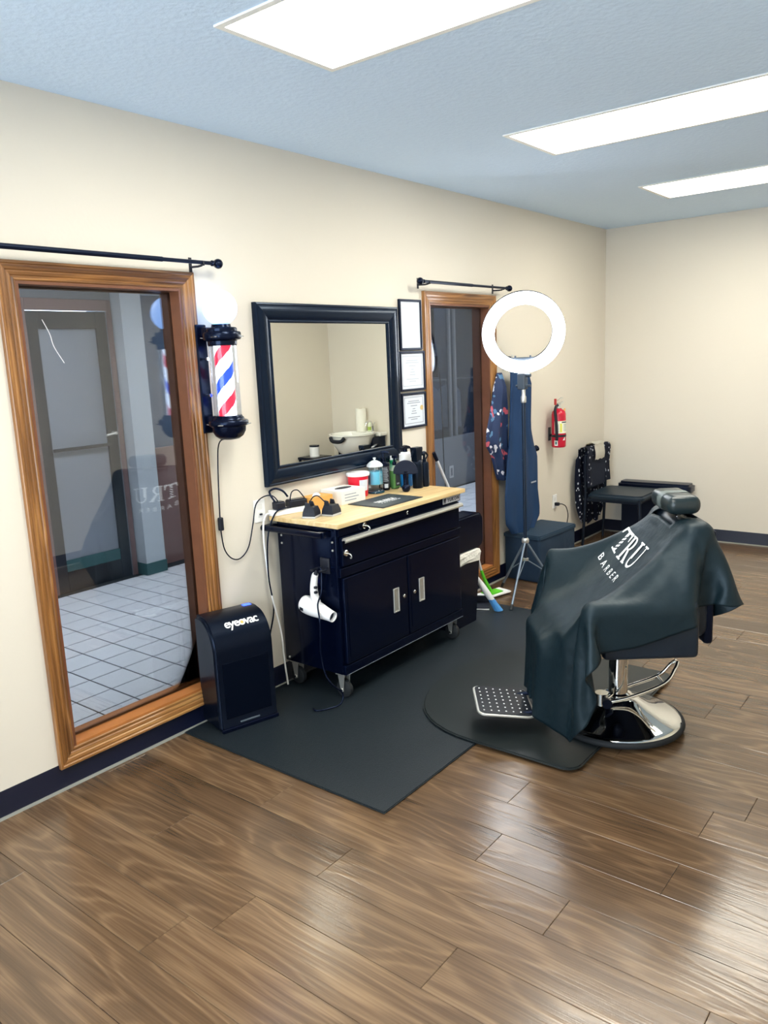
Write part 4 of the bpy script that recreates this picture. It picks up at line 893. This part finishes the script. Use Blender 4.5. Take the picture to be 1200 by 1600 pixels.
# ------------------------------------------------------------------ wall outlet with plug
t_ = thing('wall_outlet', 'white wall outlet with black plug below the extinguisher', 'outlet', (0,6.017,.45))
obj('plate', box((.0005,-.037,-.058),(.006,.037,.058),.002), m_white, t_)
for zz in (-.021,.021): obj('socket', prism(new(), rrect(-.016,zz-.014,.016,zz+.014,.006), .006, .0078, (1,2,0)), M('socket_white', srgb(225,225,222), .4), t_)
pl = obj('plug', box((.0075,-.014,-.035),(.045,.016,-.008),.005), m_blackmat, t_)
obj('cord', tube(new(), [(.044,.0,-.02),(.06,.03,-.025),(.06,.10,-.06),(.055,.15,-.14),(.05,.14,-.22),(.05,.16,-.30),(.05,.13,-.38),(.05,.08,-.43),(.10,.05,-.440)], .0042, 7, smooth=6), m_black, pl, smooth=60)
t_ = thing('wall_outlet', 'white wall outlet behind the left end of the worktop', 'outlet', (0,2.685,.965))
obj('plate', box((.0005,-.037,-.058),(.006,.037,.058),.002), m_white, t_); obj('plug_blade', box((.006,-.006,-.022),(.016,.008,-.014),.001), m_blackmat, t_)
for zz in (-.021,.021): obj('socket', prism(new(), rrect(-.016,zz-.014,.016,zz+.014,.006), .006, .0078, (1,2,0)), MATS['socket_white'], t_)

# ------------------------------------------------------------------ waiting chair in the corner, draped
t_ = thing('waiting_chair', 'black padded waiting chair in the corner with patterned cover', 'chair', (.36,6.60,0), .0)
m_fr = M('chair_frame', srgb(12,24,40), .4, .3)
obj('seat', prism(new(), rrect(-.23,-.245,.27,.245,.07), .425, .475, bev=.018, seg=3), M('seat_black', srgb(18,36,50), .45), t_, smooth=40)
obj('backrest', prism(new(), rrect(-.225,.50,.225,.845,.09), -.265, -.225, (1,2,0), bev=.014, seg=3), m_blackfab, t_, smooth=40)
for sx, sy in ((-1,-1),(-1,1),(1,-1),(1,1)):
    xt, xf = (-.245,-.265) if sx < 0 else (.235,.255)
    obj('leg', tube(new(), [(xt,sy*.215,.46 if sx > 0 else .80),(xt,sy*.215,.43),(xf,sy*.22,.0)], .0125, 10), m_fr, t_, smooth=60)
obj('apron_rail', box((-.235,-.215,.40),(.235,.215,.426),.004), m_fr, t_)
t_ = thing('patterned_cape', 'black barber cape with small white motifs draped over waiting chair back', 'cape', (.11,6.60,.86))
m_pat = spots('motif_fabric', srgb(10,22,48), srgb(225,230,240), 26, .26)
rows = []
for k in range(40):
    u = k/39; yw = (.275+.025*math.sin(u*5)) if u < .55 else .245
    if u < .62: x, z = -.03-.02*math.sin(u*3.1), -.68+u/.62*.68*.995
    elif u < .70: a_ = (u-.62)/.08*PI; x, z = -.003-.035*math.cos(a_)+.0, .0+.012*math.sin(a_)
    else: x, z = .034+.006*math.sin(u*20), -(u-.70)/.30*.33
    if u < .2: yw *= .72+.28*math.sin(u/.2*PI/2)
    rows.append((x,z,yw))
bm = new(); G = []
for i, (x,z,yw) in enumerate(rows):
    G.append([bm.verts.new((x+.010*math.sin(j*.9+z*4)*(1 if i < 22 else .35), (j/24-.5)*2*yw, z+(.02*math.sin(j*.6) if i < 2 else 0))) for j in range(25)])
for i in range(39):
    for j in range(24):
        if i > 29 and 4 < j < 20: continue
        bm.faces.new((G[i][j],G[i][j+1],G[i+1][j+1],G[i+1][j]))
for v in [v for v in bm.verts if not v.link_faces]: bm.verts.remove(v)
bmesh.ops.solidify(bm, geom=bm.faces[:], thickness=.004)
obj('cloth', bm, m_pat, t_, smooth=60)
t_ = thing('folded_towel', 'folded white towel laid over the waiting chair back', 'towel', (.115,6.58,.885))
bm = new(); G = []
for k in range(22):
    u = k/21
    if u < .3: x, z = -.045, -.06+u/.3*.055
    elif u < .6: a_ = (u-.3)/.3*PI; x, z = -.045*math.cos(a_), -.005+.018*math.sin(a_)
    else: x, z = .045+.01*math.sin(u*9), -.005-(u-.6)/.4*.13
    G.append([bm.verts.new((x, (j/10-.5)*.20+.01*math.sin(u*5), z+.004*math.sin(j*1.5))) for j in range(11)])
for i in range(21):
    for j in range(10): bm.faces.new((G[i][j],G[i][j+1],G[i+1][j+1],G[i+1][j]))
bmesh.ops.solidify(bm, geom=bm.faces[:], thickness=.012)
obj('cloth', bm, M('towel_white', srgb(238,234,222), .9, bump=(90,.5,.006)), t_, smooth=60)
t_ = thing('padded_bench', 'low black padded bench along the back wall behind the corner chair', 'bench', (.53,6.955,0))
obj('body', box((-.29,-.07,.03),(.29,.08,.42),.012,2), m_blackfab, t_, smooth=40)
obj('cushion', prism(new(), rrect(-.325,-.085,.325,.085,.04), .425, .510, bev=.020, seg=3), M('bench_vinyl', srgb(8,12,26), .3, tint=(.5,.65,1,1)), t_, smooth=40)
for sx in (-1,1):
    for sy in (-1,1): obj('foot', cyl(new(), (sx*.26,sy*.045,0),(sx*.26,sy*.045,.035), .018, .022, 12), m_black, t_)

# ------------------------------------------------------------------ barber chair
BC = (1.66, 3.28, 0.022); BA = math.atan2(-.6,-.8)
t_ = thing('barber_chair', 'black hydraulic barber chair on a round chrome base', 'barber chair', BC, BA)
dz = -.022
bs_ = obj('base', lathe(new(), [(0,.012),(.276,.012),(.280,.020),(.272,.030),(.255,.036),(.205,.050),(.140,.078),(.100,.104),(.078,.116),(.066,.118),(.062,.130),(0,.130)], (0,0,0), 64), m_chrome, t_, smooth=40)
obj('rubber_rim', lathe(new(), [(.24,.0),(.288,.0),(.293,.008),(.290,.020),(.281,.026),(.276,.020),(.24,.012)], (0,0,0), 64), m_rubber, bs_, smooth=50)
obj('column', lathe(new(), [(0,.12),(.058,.12),(.056,.135),(.043,.14),(.043,.385),(0,.385)], (0,0,0), 36), m_chrome, t_, smooth=40)
obj('swivel_boss', lathe(new(), [(0,.36),(.06,.36),(.07,.375),(.07,.40),(0,.40)], (0,0,0), 24), m_blacksat, t_, smooth=40)
obj('pump_shaft', lathe(new(), [(0,.10),(.03,.10),(.03,.155),(0,.155)], (.085,.045,0), 18), m_chrome, t_, smooth=40)
pv = (.075,.085,.125)
bm = new()
for s in (0,1): tube(bm, [(pv[0],pv[1]-.06*s*.4,pv[2]),(-.02,.10-.10*s,.150),(-.18,.085-.09*s,.205),(-.235,.06-.06*s,.262),(-.255,.035-.02*s,.285)], .0085, 10, smooth=5)
tube(bm, [(-.18,.085,.205),(-.18,-.005,.205)], .0065, 8)
lv = obj('pump_lever', bm, m_chrome, t_, smooth=60)
bm = cyl(new(), (.075,.03,.125),(.075,.105,.125), .016, seg=16); lathe(bm, [(0,0),(.022,0),(.022,.012),(0,.012)], (.075,.095,.125), 14, RX(-PI/2)); obj('pivot', bm, m_blacksat, lv, smooth=40)
obj('under_frame', box((-.20,-.20,.395),(.20,.20,.445),.008), m_blacksat, t_)
bm = box((.10,-.02,.36),(.30,.02,.40),.006); bx(bm, (.26,-.14,.34),(.30,.14,.40),.006); obj('footrest_bracket', bm, m_chrome, t_)
obj('seat', box((-.235,-.295,.440),(.265,.295,.535),.03,3), m_vinyl, t_, smooth=40)
for s in (-1,1):
    ar = obj('arm_panel', box((-.225,s*.335-.03,.432),(.16,s*.335+.03,.64),.02,3), m_vinyl, t_, smooth=40)
    obj('arm_pad', box((-.21,s*.345-.038,.64),(.215,s*.345+.038,.676),.016,3), m_vinyl, ar, smooth=40)
obj('backrest', box((-.31,-.25,.47),(-.20,.25,.950),.045,4), m_vinyl, t_, smooth=40)
obj('back_shell', box((-.33,-.235,.44),(-.29,.235,.93),.015,3), m_blacksat, t_, smooth=40)
hr = obj('headrest', box((-.305,-.135,.975),(-.165,.135,1.055),.034,4), M('headrest_vinyl', srgb(30,42,46), .3), t_, smooth=60)
obj('headrest_seam', box((-.307,-.006,.973),(-.163,.006,1.0565),.034,4), M('seam_grey', srgb(88,98,98), .5), hr, smooth=60)
obj('headrest_post', box((-.255,-.02,.90),(-.235,.02,.98),.003), m_chrome, hr)
obj('leg_pad', loft(new(), [[(c_[0]+a_*s_, .17*s2, c_[1]+b_*s_) for s_, s2 in ((-1,-1),(1,-1),(1,1),(-1,1))] for c_, a_, b_ in (((.262,.40),.02,.01),((.300,.26),.02,.008),((.335,.13),.02,.006))]), m_vinyl, t_)
ft = obj('footrest', prism(new(), rrect(-.125,-.150,.125,.150,.035), 0, .016, bev=.005, seg=2), M('footrest_black', srgb(12,18,26), .35), t_, loc=(.525,-.012,.090), rot=(0,math.radians(-6),0), smooth=40)
obj('rim', loft(new(), [[(x,y,z) for x,y in rrect(-.125-e,-.150-e,.125+e,.150+e,.035+e)] for e, z in ((.002,.003),(.005,.005),(.005,.011),(.002,.013))]), m_steel, ft)
bm = new()
for i in range(7):
    for j in range(7): lathe(bm, [(.0042,0),(.0032,.0014),(0,.0018)], (-.099+i*.033,-.117+j*.039,.0162), 7)
obj('grip_studs', bm, m_white, ft)
bm = new()
for s in (-1,1): tube(bm, [(.31,s*.10,.20),(.36,s*.10,.11),(.46,s*.10,.088)], .010, 8, smooth=3)
obj('footrest_arm', bm, m_blacksat, t_, smooth=60)

# ------------------------------------------------------------------ cape over the chair (draped cloth)
def drape_cape(h=.0235, steps=640, iters=9):
    """lay a sheet over the chair: position-based cloth, chair axes (forward, left, up), metres"""
    U = np.arange(-.50, 1.05, h); V = np.arange(-.68, .681, h); nu, nv = len(U), len(V)
    uu, vv = np.meshgrid(U, V, indexing='ij')
    wd = np.interp(uu, [-.5,-.42,-.3,-.1,.3,.6,.9,1.09], [.20,.34,.45,.56,.63,.62,.54,.36])
    vr = vv/.68*wd; rest = np.stack([uu, vr], -1)
    X = np.zeros((nu,nv,3)); X[...,0] = -.19+uu*.9; X[...,1] = vr; X[...,2] = 1.03-.05*np.abs(uu)+.002*np.sin(37*uu+23*vv)
    def idx(u, v):
        i = int(round((u-U[0])/h)); return i, int(np.abs(vr[i]-v).argmin())
    pins = {}
    for dv in np.arange(-.13, .131, h/2):
        pins[idx(0, dv)] = (-.19, dv, .985-.25*max(0, abs(dv)-.08)); pins[idx(-.1, dv)] = (-.29, dv, .985)
    pins[idx(.43,.395)] = (.225,.355,.708); pins[idx(.43,-.395)] = (.25,-.37,.755)
    Wt = np.ones((nu,nv))
    for k in pins: Wt[k] = 0
    start = {k: X[k].copy() for k in pins}; Vel = np.zeros_like(X)
    cols = [((-.26,0,.72),(.07,.26,.265),.05), ((.02,.355,.6),(.23,.045,.105),.04), ((.03,-.37,.63),(.23,.045,.115),.04), ((.05,0,.47),(.26,.3,.07),.03), ((.33,-.02,.28),(.06,.19,.2),.03)]
    def collide(P):
        hit = np.zeros(P.shape[:2], bool)
        for c, hs, r in cols:
            q = P-np.array(c); d = np.abs(q)-(np.array(hs)-r)
            sd = np.linalg.norm(np.maximum(d,0), axis=-1)+np.minimum(d.max(-1),0)-r; m = sd < 0
            if m.any():
                dd = d[m]; o = np.maximum(dd,0); n = np.where(o.sum(-1,keepdims=True) > 0, o, (dd == dd.max(-1,keepdims=True)).astype(float))
                n = n/np.maximum(np.linalg.norm(n,axis=-1,keepdims=True),1e-9)*np.sign(q[m]+1e-9); P[m] += n*(-sd[m])[:,None]; hit |= m
        m = P[...,2] < .035; P[...,2][m] = .035; return hit | m
    S = slice; al = S(None); B = []
    for st in (0,1):
        m = (nu-st)//2; B.append(((S(st,st+2*m,2),al),(S(st+1,st+2*m,2),al),1.))
        m = (nv-st)//2; B.append(((al,S(st,st+2*m,2)),(al,S(st+1,st+2*m,2)),1.))
    for st in (0,1):
        m = (nu-st)//2
        B.append(((S(st,st+2*m,2),S(0,nv-1)),(S(st+1,st+2*m,2),S(1,nv)),.6)); B.append(((S(st,st+2*m,2),S(1,nv)),(S(st+1,st+2*m,2),S(0,nv-1)),.6))
    for st in range(3):
        ra = np.arange(st, nu-3, 6); B.append(((ra,al),(ra+3,al),.04)); rb = np.arange(st, nv-3, 6); B.append(((al,rb),(al,rb+3),.04))
    C_ = []
    for a, b, k in B:
        ws = Wt[a]+Wt[b]; ws = np.where(ws == 0, 1, ws); C_.append((a, b, np.linalg.norm(rest[a]-rest[b],axis=-1), k/ws, Wt[a][...,None], Wt[b][...,None]))
    dt = 1/100
    for it in range(steps):
        t = min(1, it/220); Vel *= .98; Vel[...,2] -= 9.8*dt; P = X+Vel*dt*Wt[...,None]
        for k, p in pins.items(): P[k] = start[k]*(1-t)+np.array(p)*t
        for s in range(iters):
            for a, b, L, kw, wa, wb in C_:
                d = P[b]-P[a]; n = np.sqrt((d*d).sum(-1)); c = ((n-L)/np.maximum(n,1e-9)*kw)[...,None]*d; P[a] += c*wa; P[b] -= c*wb
            if s % 4 == 3: collide(P)
        hit = collide(P); Vel = (P-X)/dt; Vel[hit] *= .6
        sp = np.sqrt((Vel*Vel).sum(-1,keepdims=True)); Vel = np.where(sp > 2, Vel*2/np.maximum(sp,1e-9), Vel); X = P
    return X
GRID = drape_cape(); NU, NV = GRID.shape[:2]
cv = [Vector(p) for p in GRID.reshape(-1,3).tolist()]
faces = [(i*NV+j,i*NV+j+1,(i+1)*NV+j+1,(i+1)*NV+j) for i in range(NU-1) for j in range(NV-1)]
hole = set()
for fi, f in enumerate(faces):      # neck opening round the headrest
    c_ = sum((cv[k] for k in f), Vector())/4
    if -.30 < c_.x < -.175 and abs(c_.y) < .128 and c_.z > .93: hole.add(fi)
keep = [f for i, f in enumerate(faces) if i not in hole]
bvh = BVHTree.FromPolygons(cv, faces)
bm = new(); vs = [bm.verts.new(v) for v in cv]
for f in keep: bm.faces.new([vs[k] for k in f])
for v in [v for v in bm.verts if not v.link_faces]: bm.verts.remove(v)
bmesh.ops.recalc_face_normals(bm, faces=bm.faces[:])
m_cape = M('cape_nylon', srgb(13,28,35), .48, spec=.4, tint=(.75,.9,1,1), bump=(11,.35,.02))
ce = thing('barber_cape', 'dark grey-green nylon barber cape with white lettering draped over chair', 'cape', (BC[0],BC[1],0), BA)
co = obj('cloth', bm, m_cape, ce, smooth=180)
md = co.modifiers.new('sub', 'SUBSURF'); md.levels = 1; md.render_levels = 1
md = co.modifiers.new('thick', 'SOLIDIFY'); md.thickness = .0018; md.offset = 0
# lettering: flat outlines cut into small cells and laid on the cloth
def quad(bm, pts): bm.faces.new([bm.verts.new((a,b,0)) for a,b in pts])
def arc_band(bm, cx, cy, ro, ri, a0, a1, n=10, sx=1, sxi=None):
    sxi = sx if sxi is None else sxi
    P = [((cx+ro*sx*math.cos(a),cy+ro*math.sin(a)),(cx+ri*sxi*math.cos(a),cy+ri*math.sin(a))) for a in (a0+(a1-a0)*k/n for k in range(n+1))]
    for p, q in zip(P, P[1:]): quad(bm, [p[0],q[0],q[1],p[1]])
def rect(bm, x0,y0,x1,y1): quad(bm, [(x0,y0),(x1,y0),(x1,y1),(x0,y1)])
bm = new()
# T: bar with hanging serifs, stem broken into slanted stripes
rect(bm, 0,.90,.86,1); quad(bm, [(0,.66),(.05,.66),(.14,.90),(0,.90)]); quad(bm, [(.81,.66),(.86,.66),(.86,.90),(.72,.90)])
st0, st1 = .34, .52
quad(bm, [(st0,.66),(st1,.78),(st1,.90),(st0,.90)])
for k in range(3): quad(bm, [(st0,.50-.17*k),(st1,.62-.17*k),(st1,.72-.17*k),(st0,.60-.17*k)])
quad(bm, [(st0,.07),(st1,.07),(st1,.21),(st0,.09)]); rect(bm, .20,0,.66,.07)
# R
o_ = .92
rect(bm, o_+.10,.06,o_+.27,.94); rect(bm, o_,0,o_+.38,.06); rect(bm, o_,.94,o_+.34,1)
arc_band(bm, o_+.34,.73,.27,.21,-PI/2,PI/2, 12, 1.15, .72); rect(bm, o_+.27,.46,o_+.36,.52); rect(bm, o_+.27,.94,o_+.36,1)
quad(bm, [(o_+.34,.47),(o_+.52,.47),(o_+.84,.06),(o_+.63,.06)]); rect(bm, o_+.60,0,o_+.92,.06)
# U
o_ = 1.86
rect(bm, o_+.10,.34,o_+.27,.94); rect(bm, o_,.94,o_+.38,1); rect(bm, o_+.66,.34,o_+.72,.94); rect(bm, o_+.54,.94,o_+.84,1)
arc_band(bm, o_+.41,.34,.34,.25,PI,2*PI, 14, .91, .9)
SC_ = .118; S_W = .31/2.7
for v in bm.verts: v.co = Vector((-.200+v.co.x*S_W, .010+v.co.y*SC_, 0))
tb = text_bm('BARBER', .052, 0, T(-.055,-.055,0), spacing=1.75)
me_ = bpy.data.meshes.new('_'); tb.to_mesh(me_); tb.free(); bm.from_mesh(me_); bpy.data.meshes.remove(me_)
bmesh.ops.remove_doubles(bm, verts=bm.verts[:], dist=1e-6)
for ax_, lo_, hi_ in ((0,-.25,.2),(1,-.1,.16)):
    k = lo_
    while k < hi_:
        co_ = [0,0,0]; co_[ax_] = k; no_ = [0,0,0]; no_[ax_] = 1
        bmesh.ops.bisect_plane(bm, geom=bm.verts[:]+bm.edges[:]+bm.faces[:], plane_co=co_, plane_no=no_); k += .009
S0, SL = -.010, .72               # letter foot line along the chair axis and the fore-shortening of the slope
for v in bm.verts:
    n = v.co.x; s = S0-(v.co.y-.01)*SL
    hit = bvh.ray_cast(Vector((s,n,1.6)), Vector((0,0,-1)))
    p = hit[0] if hit[0] else Vector((s,n,.85)); nn = hit[1] if hit[1] else Vector((0,0,1))
    if nn.z < 0: nn = -nn
    v.co = p+nn*.0035
obj('lettering', bm, M('cape_print', srgb(230,236,238), .55), ce)

# ------------------------------------------------------------------ wash station in the far right corner (seen in the mirror)
t_ = thing('shampoo_bowl', 'white shampoo bowl on a black stand reflected in the wall mirror', 'basin', (2.86,6.74,0))
obj('bowl', lathe(new(), [(0,.62),(.06,.625),(.16,.68),(.225,.78),(.245,.865),(.262,.872),(.262,.886),(.235,.886),(.205,.80),(.13,.70),(0,.67)], (0,0,0), 40, sx=1, sy=1.05), M('ceramic', srgb(240,240,236), .12), t_, smooth=50)
obj('stand', prism(new(), [(-.26,0),(.26,0),(.26,.84),(.18,.66),(.05,.60),(-.05,.60),(-.18,.66),(-.26,.84)], .03, .27, (0,2,1), bev=.01), m_black, t_, smooth=40)
obj('neck_rest', tube(new(), [(-.10,-.26,.86),(-.06,-.275,.82),(.06,-.275,.82),(.10,-.26,.86)], .02, 10, smooth=4), m_blackmat, t_, smooth=60)
bm = cyl(new(), (-.12,.22,.88),(-.12,.22,.95), .018, seg=14); tube(bm, [(-.12,.22,.94),(-.12,.19,1.0),(-.12,.12,1.0),(-.12,.09,.96)], .010, 10, smooth=5); tube(bm, [(-.12,.22,.95),(-.12,.26,.985)], .007, 8)
obj('faucet', bm, m_chrome, t_, smooth=60)
obj('shelf', box((-.26,.17,.84),(.26,.30,.878),.006), MATS['ceramic'], t_)
t_ = thing('paper_towel_roll', 'upright paper towel roll behind the shampoo bowl', 'paper roll', (2.92,6.975,.879)); obj('roll', lathe(new(), [(.02,0),(.060,0),(.060,.265),(.02,.265)], (0,0,0), 28), M('towel_paper', srgb(240,238,228), .9), t_, smooth=40); obj('core', cyl(new(), (0,0,0),(0,0,.266), .021, seg=14), M('cardboard', srgb(180,150,110), .8), t_)
t_ = thing('soap_bottle', 'small soap bottle with green print beside the basin tap', 'bottle', (2.80,6.98,.879)); obj('body', lathe(new(), [(0,0),(.024,0),(.025,.003),(.025,.09),(.010,.11),(.008,.13),(0,.13)], (0,0,0), 18), M('soap_clear', srgb(226,232,206), .2), t_, smooth=40); obj('label', lathe(new(), [(.0252,.02),(.0257,.02),(.0257,.06),(.0252,.06)], (0,0,0), 18), M('soap_label', srgb(170,196,90), .5), t_)
t_ = thing('side_stool', 'black side stand by the right wall holding a white canister', 'stand', (3.28,6.55,0)); obj('top', box((-.13,-.15,.60),(.13,.15,.63),.006), m_black, t_)
for sx in (-1,1):
    for sy in (-1,1): obj('leg', box((sx*.11-.012,sy*.13-.012,0),(sx*.11+.012,sy*.13+.012,.60),.002), m_black, t_)
t_ = thing('white_canister', 'white canister with black lid on the side stand', 'canister', (3.28,6.55,.63)); obj('body', lathe(new(), [(0,0),(.055,0),(.055,.11),(0,.11)], (0,0,0), 24), m_white, t_, smooth=40); obj('lid', lathe(new(), [(0,.11),(.057,.11),(.057,.128),(0,.13)], (0,0,0), 24), m_black, t_, smooth=40)
